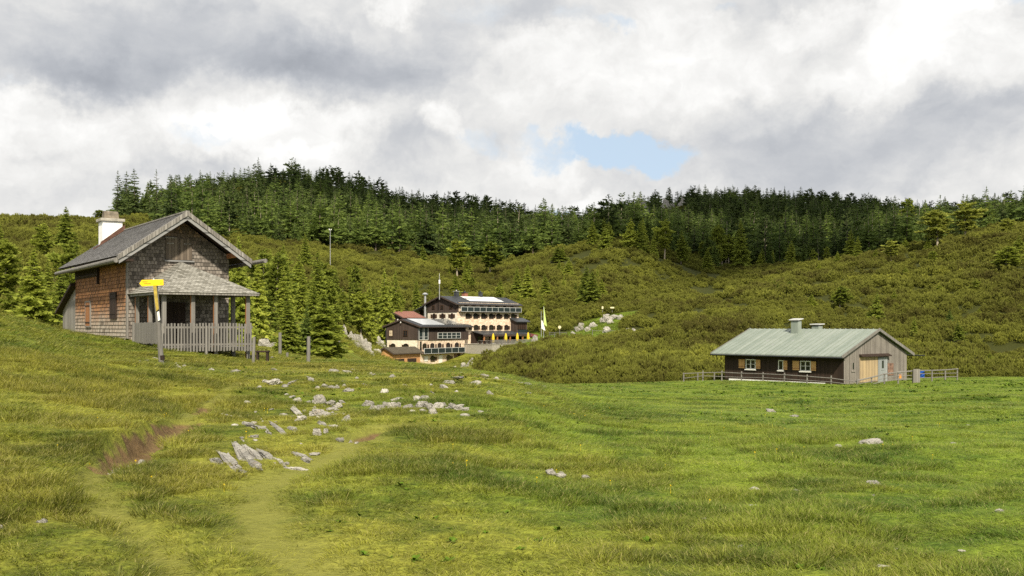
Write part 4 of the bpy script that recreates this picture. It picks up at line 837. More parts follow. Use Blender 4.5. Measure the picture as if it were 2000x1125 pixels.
# terrace in front of it
t_ = empty('terrace', (0, 0, 0), 0, 'stone terrace with grey board railing in front of the lodge canopy', 'terrace'); t_.matrix_world = LM
b = MB(); b.box(1.2, 26, -10.2, -.0, -3.6, -1.0); b.build('retaining_wall', M['concrete'], t_)
b = MB(); b.box(1.1, 26.1, -10.3, -.2, -1.0, -.9); b.build('paving', M['concrete'], t_)
b = MB()
for z in (-.72, -.42, -.12): b.box(1.2, 26, -10.25, -10.2, z, z + .2)
b.build('railing_board', M['pole'], t_)
for k in range(12): b = MB(); b.box(1.2 + k * 2.24, 1.32 + k * 2.24, -10.2, -10.08, -.95, .14); b.build('railing_post', M['pole'], t_)
def umbrella(px, d, pyt, pyb, label):
    p = at(px, pyb, d); hgt = (pyb - pyt) / F * d; e = empty('closed_umbrella', p, 0, label, 'umbrella', 'closed yellow umbrellas on the lodge terrace'); n = 16
    prof = [(.08, .14), (.20, .17), (.26, .3), (.28, .5), (.25, .68), (.18, .85), (.10, .97), (.02, 1.0)]; b = MB(); rings = []
    for r, z in prof: rings.append([(r * (1 + .22 * (k % 2)) * math.cos(k * 6.2832 / n), r * (1 + .22 * (k % 2)) * math.sin(k * 6.2832 / n), z * hgt) for k in range(n)])
    for A, B_ in zip(rings[:-1], rings[1:]):
        for k in range(n): j = (k + 1) % n; b.face([A[k], A[j], B_[j], B_[k]])
    b.build('cloth', M['umbrella'], e); b = MB(); b.tube((0, 0, -.25), (0, 0, .3 * hgt), .04, .04, 8); b.tube((0, 0, hgt), (0, 0, hgt + .12), .03, .02, 6); b.build('pole', M['steel'], e)
    b = MB(); b.tube((0, 0, -.3), (0, 0, -.12), .35, .3, 10); b.build('foot', M['concrete'], e)
for px, d, a, c, lab in ((963.3, 236, 651, 672, 'closed yellow umbrella nearest the lodge annex, first in the row'), (988, 240, 650.5, 671, 'second closed yellow umbrella from the lodge annex'), (1010.5, 244, 650, 670.5, 'closed yellow umbrella under the wooden bay of the lodge'), (1031.6, 248, 649, 668, 'closed yellow umbrella at the far end past the maroon awning')): umbrella(px, d, a, c, lab)
for k, (px, d) in enumerate(((942, 238), (951, 237), (975, 239), (997, 243), (1020, 246))):       # tables on the terrace
    p = at(px, 671, d); p.z = -4.1; e = empty('terrace_table', p, R(40), 'brown wooden table with benches on the lodge terrace', 'table', 'tables on the lodge terrace')
    b = MB(); b.box(-.9, .9, -.4, .4, .7, .76); b.build('table_top', M['pole'], e)
    for s_ in (-1, 1):
        b = MB(); b.box(s_ * .7 - .05, s_ * .7 + .05, -.35, .35, 0, .7); b.build('leg', M['dark_wood'], e)
        b = MB(); b.box(-.9, .9, s_ * .75 - .14, s_ * .75 + .14, .4, .46); b.box(-.7, -.62, s_ * .75 - .1, s_ * .75 + .1, 0, .4); b.box(.62, .7, s_ * .75 - .1, s_ * .75 + .1, 0, .4); b.build('bench', M['pole'], e)
def annex():
    fr = Frame(-20.565, 224, -7.855, R(59.9)); W, L, zE, zR = 18.94, 8.45, 7.95, 9.25; OE, OG, OB = .9, .45, 2.3; zs = 4.83
    h = empty('lodge_annex', fr.o, R(59.9), 'smaller lodge building with dark boarded upper storey above stone and grey solar roof', 'lodge')
    b = MB(); b.box(0, W, .01, L, -1.5, zs); q = b.build('stone_wall', [M['tan_stone'], M['cream']], h)
    for p in q.data.polygons: p.material_index = 1 if p.normal.x < -.5 else 0
    b = MB(); b.prism([(-.1, -.08, zs), (-.1, L + .1, zs), (-.1, L + .1, zE), (-.1, L / 2, zR), (-.1, -.08, zE)], (.4, 0, 0)); b.build('gable_boarding', M['lodge_wood'], h)
    xo = fr.x(914); b = MB(); b.box(.3, xo, .6, L, zs, zE); b.build('upper_wall', M['dark_wood'], h)
    b = MB(); b.box(fr.x(836), xo, -.15, .6, zs - .12, zs + 1.75); b.build('balcony_front', M['lodge_wood'], h)
    b = MB(); b.box(fr.x(836), xo, -.06, .6, zs + 1.75, zs + 1.83); b.build('balcony_rail', M['lodge_wood'], h)
    roof, S = gable_roof(h, W, L, zE, zR, OE, OG, OB, .15, M['dark_roof'])
    xs = np.linspace(1.9, 10.4, 9)
    for a, c in zip(xs[:-1], xs[1:]): on_slope(roof, 'solar_panel', a + .03, c - .03, .17, 1.02, L, zE, zR, OE, M['solar_light'], .22)
    xs = np.linspace(10.6, 19.2, 10)
    for a, c in zip(xs[:-1], xs[1:]): on_slope(roof, 'solar_panel', a + .09, c - .09, .2, 1.0, L, zE, zR, OE, M['solar_dark'], .22); on_slope(roof, 'panel_frame', a - .07, a + .07, .2, 1.0, L, zE, zR, OE, M['frame_grey'], .23)
    # glazed corner
    g = empty('glazed_corner', (0, 0, 0)); g.parent = h; x0, x1 = .15, fr.x(835.5)
    b = MB(); b.box(x0, x1, -.10, -.04, zs + .15, zs + 2.9); b.build('glass', M['band'], g)
    b = MB()
    for x in (x0, x0 + .42 * (x1 - x0), x0 + .55 * (x1 - x0), x1 - .12): b.box(x, x + .13, -.16, -.03, zs + .05, zs + 2.95)
    b.box(x0, x1, -.163, -.03, zs + 2.9, zs + 3.03); b.box(x0, x1, -.163, -.03, zs + .02, zs + .12); b.box(x0, x1, -.158, -.03, zs + .62, zs + .68); b.build('frame', M['frame_grey'], g)
    g = empty('glazed_rail', (0, 0, 0)); g.parent = h; x0, x1 = fr.x(853.5), fr.x(897.5)
    b = MB(); b.box(x0, x1, -.26, -.22, zs + .25, zs + 1.5); b.build('glass', M['band'], g); b = MB()
    for k in range(6): x = x0 + k * (x1 - x0) / 5; b.box(x - .06, x + .06, -.32, -.2, zs + .2, zs + 1.55)
    for z in (.2, .85, 1.5): b.box(x0, x1, -.323, -.2, zs + z, zs + z + .07)
    b.build('frame', M['frame_grey'], g)
    # lower balcony band
    z0, z1 = 1.78, 2.95; n = 6; xb = np.linspace(fr.x(821.5), fr.x(901), n + 1); bal = empty('balcony', (0, 0, 0)); bal.parent = h
    b = MB(); b.box(xb[0], xb[-1], -1.0, -.01, z0 - .14, z0); b.build('floor', M['dark_wood'], bal)
    for k in range(n): b = MB(); b.box(xb[k] + .05, xb[k + 1] - .05, -1.0, -.95, z0 + .05, z1 - .05); b.build('glass_panel', M['band'], bal)
    b = MB()
    for k in range(n + 1): b.box(xb[k] - .05, xb[k] + .05, -1.03, -.93, z0, z1)
    b.box(xb[0], xb[-1], -1.04, -.92, z1 - .05, z1 + .04); b.box(xb[0], xb[-1], -1.04, -.92, z0 - .02, z0 + .05); b.build('railing_frame', M['frame_grey'], bal)
    ax = lambda q: fr.x(700 + .19 * q)
    for q in ((660, 697, 708, 724), (740, 776, 790, 803), (815, 850, 860, 875), (903, 940, 950, 963), (992, 1028, 1040, 1052)):
        a = [ax(k) for k in q]; lwin(h, 'x', a[0], a[1], 2.98, 3.75, .26, 0, ((a[2], a[3]),), t=.08)
    b = MB(); b.box(ax(632), ax(648), -.08, 0, 1.9, 4.5); b.build('dark_door', M['glass'], h)
    for q in ((742, 783, 790, 805), (907, 946, 953, 968)):
        a = [ax(k) for k in q]; lwin(h, 'x', a[0], a[1], .15, .9, .26, 0, ((a[2], a[3]),), t=.08)
    for q0, q1, z0, z1, m in ((677, 711, .1, 1.2, 'win_white'), (826, 861, -1.0, 1.3, 'win_white'), (982, 1012, -.3, 1.45, 'rust_panel'), (1016, 1044, -.3, 1.45, 'win_brown')): b = MB(); b.box(ax(q0), ax(q1), -.07, 0, z0, z1); b.build('door', M[m], h)
    gy = lambda q: fr.y(700 + .19 * q)
    lwin(h, 'y', gy(354), gy(322), zs + .85, zs + 2.1, 0, -.1, glass='curtain', t=.1); lwin(h, 'y', gy(505), gy(468), zs + .95, zs + 2.0, 0, -.1, t=.12)
    for q0, q1, s0, s1 in ((334, 378, 316, 330), (464, 514, 446, 460)): lwin(h, 'y', gy(q1), gy(q0), 3.05, 3.7, .25, 0, ((gy(s1), gy(s0)),), t=.08)
    b = MB(); b.tube((-.2, -.15, -.5), (-.2, -.15, zE - .5), .06, .06, 6); b.build('downpipe', M['dark_roof'], h)
    b = MB(); b.tube((-.2, L + .1, -.5), (-.2, L + .1, zE - .5), .06, .06, 6); b.build('downpipe', M['dark_roof'], h)
    b = MB(); b.tube((-OG - .2, L / 2, zR - .55), (-OG - .08, L / 2, zR - .55), .16, .12, 8); b.build('lamp', M['win_white'], h)
    return h
annex()
def shed():
    fr = Frame(-23.9, 205, -7.6, R(60)); W, L, zE, zR = 9.6, 3.7, 2.25, 3.15
    h = empty('timber_shed', fr.o, R(60), 'low timber shed with fresh orange boards and brown roof below the lodge annex', 'shed')
    b = MB(); b.prism([(0, 0, -1), (0, L, -1), (0, L, zE), (0, L / 2, zR), (0, 0, zE)], (W, 0, 0)); b.build('wall', M['orange_wood'], h)
    gable_roof(h, W, L, zE + .05, zR + .08, .55, .45, .5, .12, M['brown_roof'], brackets=False)
    for a, c in ((.7, 3.9), (5.0, 8.2)): b = MB(); b.box(a, c, -.03, 0, .0, 1.0); b.build('dark_opening_sheet', M['dark_wood'], h)  # thin dark sheets on the wall stand for the shaded openings
    b = MB(); b.prism([(.4, L, -1), (.4, L + 2.3, -1), (.4, L + 2.3, 1.45), (.4, L, 2.0)], (6, 0, 0)); b.build('lean_to', M['dark_wood'], h)
    b = MB(); b.prism([(-.2, L + .3, 1.98), (-.2, L + 3.0, 1.25), (-.2, L + 3.0, 1.37), (-.2, L + .3, 2.12)], (7, 0, 0)); b.build('lean_to_roof', M['brown_roof'], h)
shed()
def red_house():
    fr = Frame(-25.3, 236, -3.2, R(50)); W, L, zE, zR = 6.2, 6.6, 5.3, 6.5
    h = empty('red_roofed_house', fr.o, R(50), 'small dark house with red tiled roof between the two lodge buildings', 'house')
    b = MB(); b.prism([(0, 0, -3), (0, L, -3), (0, L, zE), (0, L / 2, zR), (0, 0, zE)], (W, 0, 0)); b.build('wall', M['lodge_wood'], h)
    b = MB(); b.prism([(.2, L, -3), (.2, L + 1.5, -3), (.2, L + 1.5, 4.7), (.2, L, 5.2)], (4, 0, 0)); b.build('plaster_wing', M['concrete'], h)
    roof, S = gable_roof(h, W, L, zE + .05, zR + .08, .7, .6, .7, .14, M['red_roof'])
    b = MB(); b.prism([(-.62, L + .5, zE - .17), (-.62, L + 2.5, zE - .9), (-.62, L + 2.5, zE - .76), (-.62, L + .5, zE + .0)], (6, 0, 0)); b.build('wing_roof', M['dark_roof'], roof)
    for y in (1.3, 4.9): b = MB(); b.tube((-.22, y, 4.7), (-.02, y, 4.7), .2, .16, 10); b.build('lamp', M['win_white'], h)
    for y in (.8, 3.9): lwin(h, 'y', y, y + 1.0, 2.6, 3.6, 0, 0, t=.1)
red_house()
# mast on the gable, weather mast on the hillside
def mast(px, pyt, pyb, d, r, label, name, head):
    p = at(px, pyb, d); hgt = (pyb - pyt) / F * d; e = empty(name, p, 0, label, 'mast'); b = MB(); b.tube((0, 0, -.5), (0, 0, hgt), r, r * .6, 8); b.build('pole', M['steel'], e)
    b = MB()
    if head == 'antenna': b.tube((0, 0, hgt * .64), (0, 0, hgt * .82), r * 2.2, r * 2.2, 8); b.tube((0, 0, hgt), (0, 0, hgt * 1.12), r * .4, r * .3, 5)
    else: b.box(-.35, .35, -.05, .05, hgt - .1, hgt); b.tube((-.3, 0, hgt), (-.3, 0, hgt + .35), .16, .2, 8); b.tube((.3, 0, hgt), (.3, 0, hgt + .3), .18, .1, 8)
    b.build('antenna' if head == 'antenna' else 'sensor', M['win_white'], e)
mast(858.3, 539, 581, 241.5, .10, 'tall thin antenna mast at the gable of the big lodge', 'antenna_mast', 'antenna')
_x, _d = (645 - 1000) / F * 330, 330; mast(645, 449, HY - zg1(_x, _d) / _d * F, 330, .12, 'slender pale weather mast rising from the scrub before the forest', 'weather_mast', 'sensor')
# flags
def flag(px, pyt, pyb, d, m, label, sag, w_, ft, fb):
    p = at(px, pyb, d); hgt = (pyb - pyt) / F * d; e = empty('flagpole', p, R(20), label, 'flag', 'flags beside the lodge terrace'); b = MB(); b.tube((0, 0, -.5), (0, 0, hgt), .07, .045, 8); b.build('pole', M['steel'], e)
    z0, z1 = hgt * fb, hgt * ft; b = MB(); nx, nz = 5, 14; g = [[None] * (nx + 1) for _ in range(nz + 1)]
    for i in range(nz + 1):
        for j in range(nx + 1):
            f = i / nz; ww = w_ * (.12 + .88 * f ** sag); g[i][j] = (ww * j / nx + .03, .12 * math.sin(j * 1.7 + f * 3) * f, z1 + (z0 - z1) * f - .5 * (j / nx) * f)
    for i in range(nz):
        for j in range(nx): b.face([g[i][j], g[i + 1][j], g[i + 1][j + 1], g[i][j + 1]])
    cl = b.build('cloth', M[m], e); s_ = cl.modifiers.new('thick', 'SOLIDIFY'); s_.thickness = .015
flag(1057.2, 608, 659, 236, 'flag_white', 'white flag hanging low on the left flagpole by the terrace', .7, .95, .66, .34)
flag(1061.8, 598, 657, 240, 'flag_green', 'long pale green flag on the right taller flagpole by the terrace', 1.0, .75, .97, .40)
def trail_sign(px, pyt, pyb, d, label, board):
    p = at(px, pyb, d); hgt = (pyb - pyt) / F * d; e = empty('trail_sign', p, 0, label, 'sign'); b = MB(); b.tube((0, 0, -.4), (0, 0, hgt), .07, .06, 7); b.build('post', M['pole'], e); b = MB()
    if board == 'round': b.prism([(.34 * math.cos(a), -.08, hgt - .35 + .34 * math.sin(a)) for a in np.linspace(0, 6.2832, 16)[:-1]], (0, -.03, 0))
    elif board == 'arrow': b.prism([(-.55, -.08, hgt - .25), (-.4, -.08, hgt - .42), (.5, -.08, hgt - .42), (.5, -.08, hgt - .08), (-.4, -.08, hgt - .08)], (0, -.03, 0))
    else: b.box(-.2, .2, -.11, -.08, hgt - .6, hgt)
    b.build('board', M['cream_paint'] if 'cream_paint' in M else M['flag_white'], e)
M['cream_paint'] = plain('cream_sign_paint', (.72, .66, .42), .6, .1)
trail_sign(1093, 636, 659, 230, 'cream round sign on an orange post by the fence right of the flags', 'round')
trail_sign(1176.8, 598.5, 607, 262, 'pale narrow sign on a thin post at the head of the rocky path', 'slim'); trail_sign(1195.7, 599, 607, 262, 'cream arrow sign beside the path on the rocky rise', 'arrow')
railfence('thin pale path fence beside the round cream sign', [(1073, 648, 655, 236), (1083, 649, 656, 234), (1106, 649, 657, 231)], [[(1072, 649.5, 236, .06), (1083, 650, 234, .06), (1106, 650, 231, .06)], [(1072, 653, 236, .05), (1083, 653.5, 234, .05), (1106, 653.5, 231, .05)]], .07)
railfence('pale wire rail with posts before the grassy patch right of the path', [(1157, 644, 652, 229), (1208, 644, 651, 229)], [[(1157, 646, 229, .04), (1208, 646, 229, .04)]], .07)

# ------------------------------------------------------------------ added cloud, out of view, placed to shade forest and middle hill
def cloud():
    bm = bmesh.new(); k = 760.0
    for (x, y, r) in [(-60, 640, 70), (20, 660, 80), (110, 680, 80), (190, 700, 90), (280, 740, 110), (-100, 600, 60), (40, 740, 110), (170, 800, 110), (330, 850, 120), (70, 455, 36), (100, 452, 40), (125, 480, 36), (75, 410, 26)]:
        z = float(zbase(np.array([x]), np.array([y]))[0]); n0 = len(bm.verts)
        bmesh.ops.create_icosphere(bm, subdivisions=4, radius=r, matrix=Matrix.Translation((x + sx * k, y + sy * k, z + sz * k)) @ Matrix.Diagonal((1, 1.25, .5, 1)))
    co = np.array([v.co[:] for v in bm.verts]); d = 16 * fbm(co[:, 0] + co[:, 2] * .8, co[:, 1] - co[:, 2] * .6, 60, 77, 4)
    for v, q in zip(bm.verts, d): v.co += v.normal * q
    me = bpy.data.meshes.new('cloud'); bm.to_mesh(me); bm.free(); m, t = mat('cloud_white'); finish(t, (.8, .8, .8), 1.0, None, 0, 0, 0, 0, .5); me.materials.append(m)
    o = bpy.data.objects.new('shade_clouds', me); COL.objects.link(o); tag(o, 'unseen white cloud added high above the valley to shade the forest', 'cloud', None, 'stuff')
cloud()
# ------------------------------------------------------------------ rocks
def rock_mesh(seed, slab=False):
    rr = random.Random(seed); bm = bmesh.new(); bmesh.ops.create_icosphere(bm, subdivisions=5 if slab > 1 else 4, radius=1.0)
    planes = [(Vector((rr.gauss(0, 1), rr.gauss(0, 1), rr.gauss(0, .8))).normalized(), rr.uniform(.52, .9)) for _ in range(13)]
    for v in bm.verts:
        p = v.co.copy()
        if slab == 3: p = Vector([math.copysign(abs(q) ** .45, q) for q in p])
        for n, d in planes:
            k = p.dot(n)
            if k > d: p -= n * (k - d) * .93
        v.co = p
    co = np.array([v.co[:] for v in bm.verts]); nz = .10 * fbm(co[:, 0] + co[:, 2] * .7, co[:, 1] - co[:, 2] * .4, .7, seed, 4) + .05 * np.abs(fbm(co[:, 0] * 2 + co[:, 2], co[:, 1] + co[:, 2] * 1.7, .35, seed + 5, 3))
    if slab > 1: nz = nz * 1.6 - .22 * (1 - np.abs(fbm(co[:, 0] * 1.3 + co[:, 2], co[:, 1] + co[:, 2] * .8, .55, seed + 9, 4))) ** 3 + .06 * fbm(co[:, 0] + co[:, 2], co[:, 1] - co[:, 2], .13, seed + 2, 2)
    ridge = .09 * np.abs(np.sin(co[:, 1] * (7 if slab else 4) + 2 * nz * 9)) ** .5 if slab == 3 else 0
    for v, a in zip(bm.verts, nz - ridge): v.co *= 1 + a
    me = bpy.data.meshes.new('rock'); bm.to_mesh(me); bm.free(); me.materials.append(M['rock'])
    m_ = me.copy(); return me
RK = [rock_mesh(k) for k in range(7)]; SL = [rock_mesh(20 + k, 3) for k in range(6)]; CR = [rock_mesh(40 + k, 2) for k in range(5)]
_rr = random.Random(11); ROCKS = []
def rock(px, pyb, wpx, hpx, label, group=None, d=None, name='rock', asp=None):
    """a boulder whose foot stands at a pixel's ground point"""
    if d is None: x, y = unproj(px, pyb)
    else: x, y = (px - 1000) / F * d, d
    s = y / F; w_, h_ = wpx * s / 2, hpx * s * (.8 if y > 60 else .62); ROCKS.append((x, y + w_ * .5, w_ * 1.1))
    y += w_ * .5; x = (px - 1000) / F * y
    o = bpy.data.objects.new(name, _rr.choice(CR if (hpx >= 7) else RK)); COL.objects.link(o); o.location = (x, y, zg1(x, y) + h_ * (.25 if y > 60 else .12))
    o.scale = (w_ * 1.12, w_ * (asp or _rr.uniform(.8, 1.2)), h_ * 1.1); o.rotation_euler = (_rr.uniform(-.2, .2), _rr.uniform(-.25, .25), _rr.uniform(-.6, .6) + _rr.choice((0, 3.14)))
    return tag(o, label, 'rock', group)
def slab(p0, p1, wpx, label, group=None):
    a = Vector((*unproj(*p0), 0)); c = Vector((*unproj(*p1), 0)); L = (c - a).length; m_ = (a + c) / 2; s = m_.y / F; w_ = max(wpx * s * .62, .05)
    o = bpy.data.objects.new('rock_slab', _rr.choice(SL)); COL.objects.link(o); yaw = math.atan2(c.y - a.y, c.x - a.x)
    za, zc = zg1(a.x, a.y), zg1(c.x, c.y); o.location = (m_.x, m_.y, (za + zc) / 2 - .01); [ROCKS.append((a.x + (c.x - a.x) * f, a.y + (c.y - a.y) * f, w_)) for f in (0, .25, .5, .75, 1)]
    o.scale = (L * .62, w_ * 1.45, max(w_ * .26, .055)); o.rotation_euler = (_rr.uniform(-.14, .10), -math.atan2(zc - za, L) + _rr.uniform(-.04, .04), yaw)
    return tag(o, label, 'rock', group)
G1 = 'limestone slabs in the outcrop at the bend of the grassy path'; T1 = 'tilted grey limestone slab in the outcrop above the worn grass path'
for i, (a, c, w_) in enumerate([((455,866),(506,917),20),((474,869),(520,905),17),((434,880),(466,914),16),((464,914),(480,926),12),((411,892),(434,909),10),((497,868),(532,898),15),((532,889),(561,911),13),((481,898),(508,917),16)]):
    slab(a, c, w_, 'broad pale grey slab, largest and middle one of the tilted outcrop' if i == 0 else T1, G1)
G2 = 'small limestone ledges on the slope behind the outcrop'; T2 = 'narrow grey limestone ledge lying in the turf behind the outcrop'
for a, c, w_ in [((468,820),(496,841),12),((506,836),(527,849),8),((531,832),(562,854),10),((559,838),(578,848),8),((568,792),(591,812),9),((574,876),(606,893),6),((618,827),(640,843),10),((489,853),(503,855),5),((588,893),(602,899),5),((560,909),(602,911),4),((468,851),(476,859),6),((569,756),(590,747),5),((598,747),(615,756),6),((629,761),(660,766),6),((575,741),(600,739),4)]: slab(a, c, w_, T2, G2)
G3 = 'limestone ledges on the right shoulder of the knoll'; T3 = 'long grey limestone ledge on the right shoulder of the grassy knoll'
for a, c, w_ in [((822,756),(846,773),10),((872,733),(902,748),7),((957,737),(1000,750),9),((1000,748),(1024,757),8),((905,740),(957,746),6),((842,741),(858,747),5)]: slab(a, c, w_, T3, G3)
def rocks(lst, ox, oy, s, label, group):
    k = 1.35 if oy < 700 and ox > 300 or oy == 720 and ox < 500 else 1.0
    for q in lst: rock(ox + q[0] * s, oy + q[1] * s, q[2] * s * k, q[3] * s * k, label, group)
rocks([(1200,475,135,75),(1210,335,105,95),(1010,322,80,42),(1330,345,110,50),(1390,375,90,45),(1440,320,60,30),(1350,395,100,35),(1050,550,100,48),(1280,482,95,40),(1330,490,50,30),(1285,682,50,42),(1360,635,90,40),(1490,565,70,58),(1450,512,50,38),(1170,822,90,35),(1075,400,45,28),(1110,325,40,25),(1170,375,40,25)], 380, 720, .2, 'grey limestone boulder in the field of rocks between house and path', 'boulders between the house and the grassy path')
rocks([(770,182,125,45),(690,176,50,25),(880,202,50,25),(1270,202,60,30),(1330,217,60,30),(1390,212,50,30),(1500,247,100,30),(1350,90,90,48),(1490,85,110,36),(1740,107,50,15),(1930,127,50,20),(1655,192,50,20),(400,76,90,30),(165,37,50,30),(775,52,50,32)], 380, 720, .2, 'half sunken grey rock on the flat turf before the knoll', 'sunken rocks on the flat turf before the knoll')
rocks([(770,428,90,50),(830,440,80,45),(800,510,95,50),(850,515,80,45),(900,565,60,55),(870,545,50,40),(950,505,80,48),(985,490,50,30),(1050,530,90,55),(1100,545,80,40),(1160,555,75,28),(1110,500,100,28),(920,525,50,30),(490,457,50,45),(445,492,70,40),(545,508,70,58),(600,508,60,58),(575,470,50,30),(385,503,60,38),(430,522,60,28),(690,512,80,32),(655,520,50,28),(345,437,80,48),(1165,592,60,20),(810,548,50,20),(720,550,40,20)], 640, 690, .23, 'pale grey boulder in the long rock band below the knoll', 'boulders in the rock band below the knoll')
rocks([(480,363,55,33),(985,317,60,38),(880,282,25,20),(1250,267,90,34),(1040,272,90,30),(1330,232,60,34),(1435,252,60,28),(1690,288,60,16),(1840,327,50,18),(1380,376,50,38),(1700,343,50,18),(570,407,60,18),(620,394,60,14),(310,297,50,24),(650,276,40,11),(370,222,40,24),(215,147,40,24),(550,242,40,22),(1140,172,50,16),(1090,347,26,15),(1300,572,50,18)], 640, 690, .23, 'scattered grey stone on the grassy flank of the knoll', 'scattered stones on the flank of the knoll')
rocks([(850,342,32,18),(895,330,28,14),(955,303,50,14),(1085,406,45,24),(1122,391,38,24),(1290,401,36,24),(1070,420,22,14),(1160,388,30,10),(1075,352,22,12)], 0, 600, .32, 'small pale stone in the turf around the trail signpost', 'small stones around the trail signpost')
slab((303, 716), (324, 724), 7, 'flat grey ledge in the turf just below the trail signpost'); rock(460, 735, 18, 8, 'flat whitish stone alone between signpost and outcrop')
rocks([(1490,1015,100,36),(1690,1015,80,36),(1640,1010,60,24),(1830,1085,110,26),(1820,1052,50,24),(1900,1090,60,18)], 240, 530, .16, 'whitish rubble stone at the right end of the picket fence', 'rubble at the right end of the picket fence')
rock(223, 897, 36, 16, 'tan flat rock bedded in the bare earth of the path', None, None, 'rock', .7); rock(255, 884, 14, 12, 'small pale pointed stone under the turf bank of the path'); rock(279, 874, 20, 7, 'flat pale stone at the upper edge of the bare earth'); rock(271, 877, 12, 6, 'tiny stone beside the flat one in the bare path')
rock(618, 859, 26, 18, 'rounded grey boulder standing free beside the worn grass path'); rock(664, 865, 24, 13, 'grey rock with tan cap where the path turns'); rock(684, 858, 10, 9, 'white stone just left of the red earth patch'); rock(696, 868, 9, 5, 'small tan stone at the foot of the red earth patch')
rock(1075, 938, 22, 14, 'white rock, left one of the trio in the open meadow'); rock(1098, 937, 18, 12, 'white rock, right and rear one of the meadow trio'); rock(1094, 941, 26, 9, 'low white rock in front of the meadow trio'); rock(1142, 939, 17, 9, 'white stone alone just right of the meadow trio'); rock(1151, 943, 6, 4, 'tiny white chip by the lone stone near the trio')
rock(1505, 799, 22, 8, 'flat whitish rock in the meadow below the barn'); rock(1551, 813, 19, 7, 'grey flat rock, lower one in the meadow below the barn'); rock(1700, 881, 44, 17, 'whitish cracked rock, biggest one in the right meadow'); rock(1712, 874, 24, 11, 'dark topped rock behind the cracked white one'); rock(1637, 883, 14, 6, 'small stone left of the cracked white rock')
rock(1706, 956, 30, 12, 'white rock in the lower right meadow'); rock(1672, 946, 20, 7, 'pale stone left of the white rock in the lower right meadow'); rock(1705, 976, 10, 8, 'pale pebble below the white rock in the lower right meadow'); rock(1197, 759, 14, 4, 'flat pale stone at the scrub edge of the meadow')
rocks([(1745,277,24,8),(1805,194,22,7),(865,549,20,8),(995,630,22,12),(1910,534,40,18),(1500,714,60,12),(1545,642,30,10),(1040,442,55,9),(1195,447,45,9),(1045,499,55,11),(1780,648,30,8),(1365,275,10,5),(1345,357,14,6)], 900, 720, .55, 'small pale stone half hidden in the right meadow grass', 'stones half hidden in the right meadow')
rock(83, 1026, 24, 10, 'pale mossy stone in the left foreground grass'); rock(2, 1031, 12, 10, 'white stone at the left edge of the foreground'); rock(24, 644, 8, 4, 'tiny pale stone on the left hill crest')
for i in range(12):
    px, py = _rr.choice(((215, 898), (240, 889), (262, 878), (290, 864), (315, 850), (340, 836), (360, 822), (715, 855))); rock(px + _rr.uniform(-9, 9), py + _rr.uniform(-5, 5), _rr.uniform(3, 7), _rr.uniform(2, 4), 'little stone lying in the bare brown earth of the path', 'little stones in the bare path')
for i in range(46):
    px = _rr.uniform(425, 700); py = _rr.uniform(742, 905); w_ = _rr.uniform(5, 15)
    if (py - 742) * .9 + 560 - px > 190 or py > 905 - (px - 560) * .35: continue
    rock(px, py, w_, w_ * _rr.uniform(.3, .6), 'small limestone chip sunk in the turf among the bigger outcrop rocks', 'small chips among the outcrop rocks')
# boulders and cliffs farther off
def crag(px, pyb, w_, h_, d, label, group=None, asp=.7, name='boulder'): return rock(px, pyb, w_, h_, label, group, d, name, asp)
crag(517, 668, 26, 15, 84, 'big leaning pale boulder in the bushes right of the porch'); crag(533, 666, 18, 10, 85, 'pale boulder leaning on the bigger one right of the porch')
for q in ((672,634,14,16,196),(684,632,15,13,196),(699,664,20,24,190),(715,668,20,24,190),(735,618,18,14,232),(697,645,14,9,188),(722,672,18,12,189),(704,704,13,20,200),(707,650,12,10,192),(690,655,10,8,192),(735,676,18,10,205),(668,626,14,12,205),(742,628,20,16,228),(692,640,20,12,200),(716,650,22,14,200)): crag(*q, 'pale limestone crag on the slope left of the lodge annex', 'limestone crags left of the lodge annex', .6)
for q in ((1135,638,15,8,252),(1128,650,15,9,245),(1137,645,12,7,246),(1160,640,22,8,247),(1186,633,28,12,250),(1200,628,20,10,252),(1210,634,12,9,250),(1176,630,12,8,252),(1148,647,14,8,242),(1187,611,10,5,260),(1215,640,10,5,250),(1192,638,16,6,246),(1120,653,12,6,240)): crag(*q, 'pale boulder in the rockfall beside the path right of the flags', 'boulders in the rockfall right of the flags', .7)
crag(1185, 651, 17, 11, 231, 'rounded pale boulder alone on the grassy patch below the rockfall'); crag(1043, 659, 13, 14, 238, 'pale boulder just left of the two flagpoles')
for q in ((1228,641,15,7,226),(1238,647,14,6,224),(1261,635,12,6,232),(1272,632,10,4,232)): crag(*q, 'whitish stone in the scrub gap right of the rockfall', 'stones in the scrub gap right of the rockfall')
for q in ((926,688,24,10,216),(922,716,30,9,200),(950,719,24,7,196),(888,714,16,6,200),(905,712,14,6,205),(936,697,16,8,214),(905,700,10,9,213)): crag(*q, 'whitish rock on the bank below the lodge terrace', 'rocks on the bank below the lodge terrace')
for q in ((1257,432,26,32,700),(1300,420,26,22,745),(1331,417,18,26,760),(1265,420,18,18,715),(1312,414,14,16,750)): crag(*q, 'pale cliff face showing through the forest on the right hill', 'pale cliffs on the right hill', .5, 'cliff')

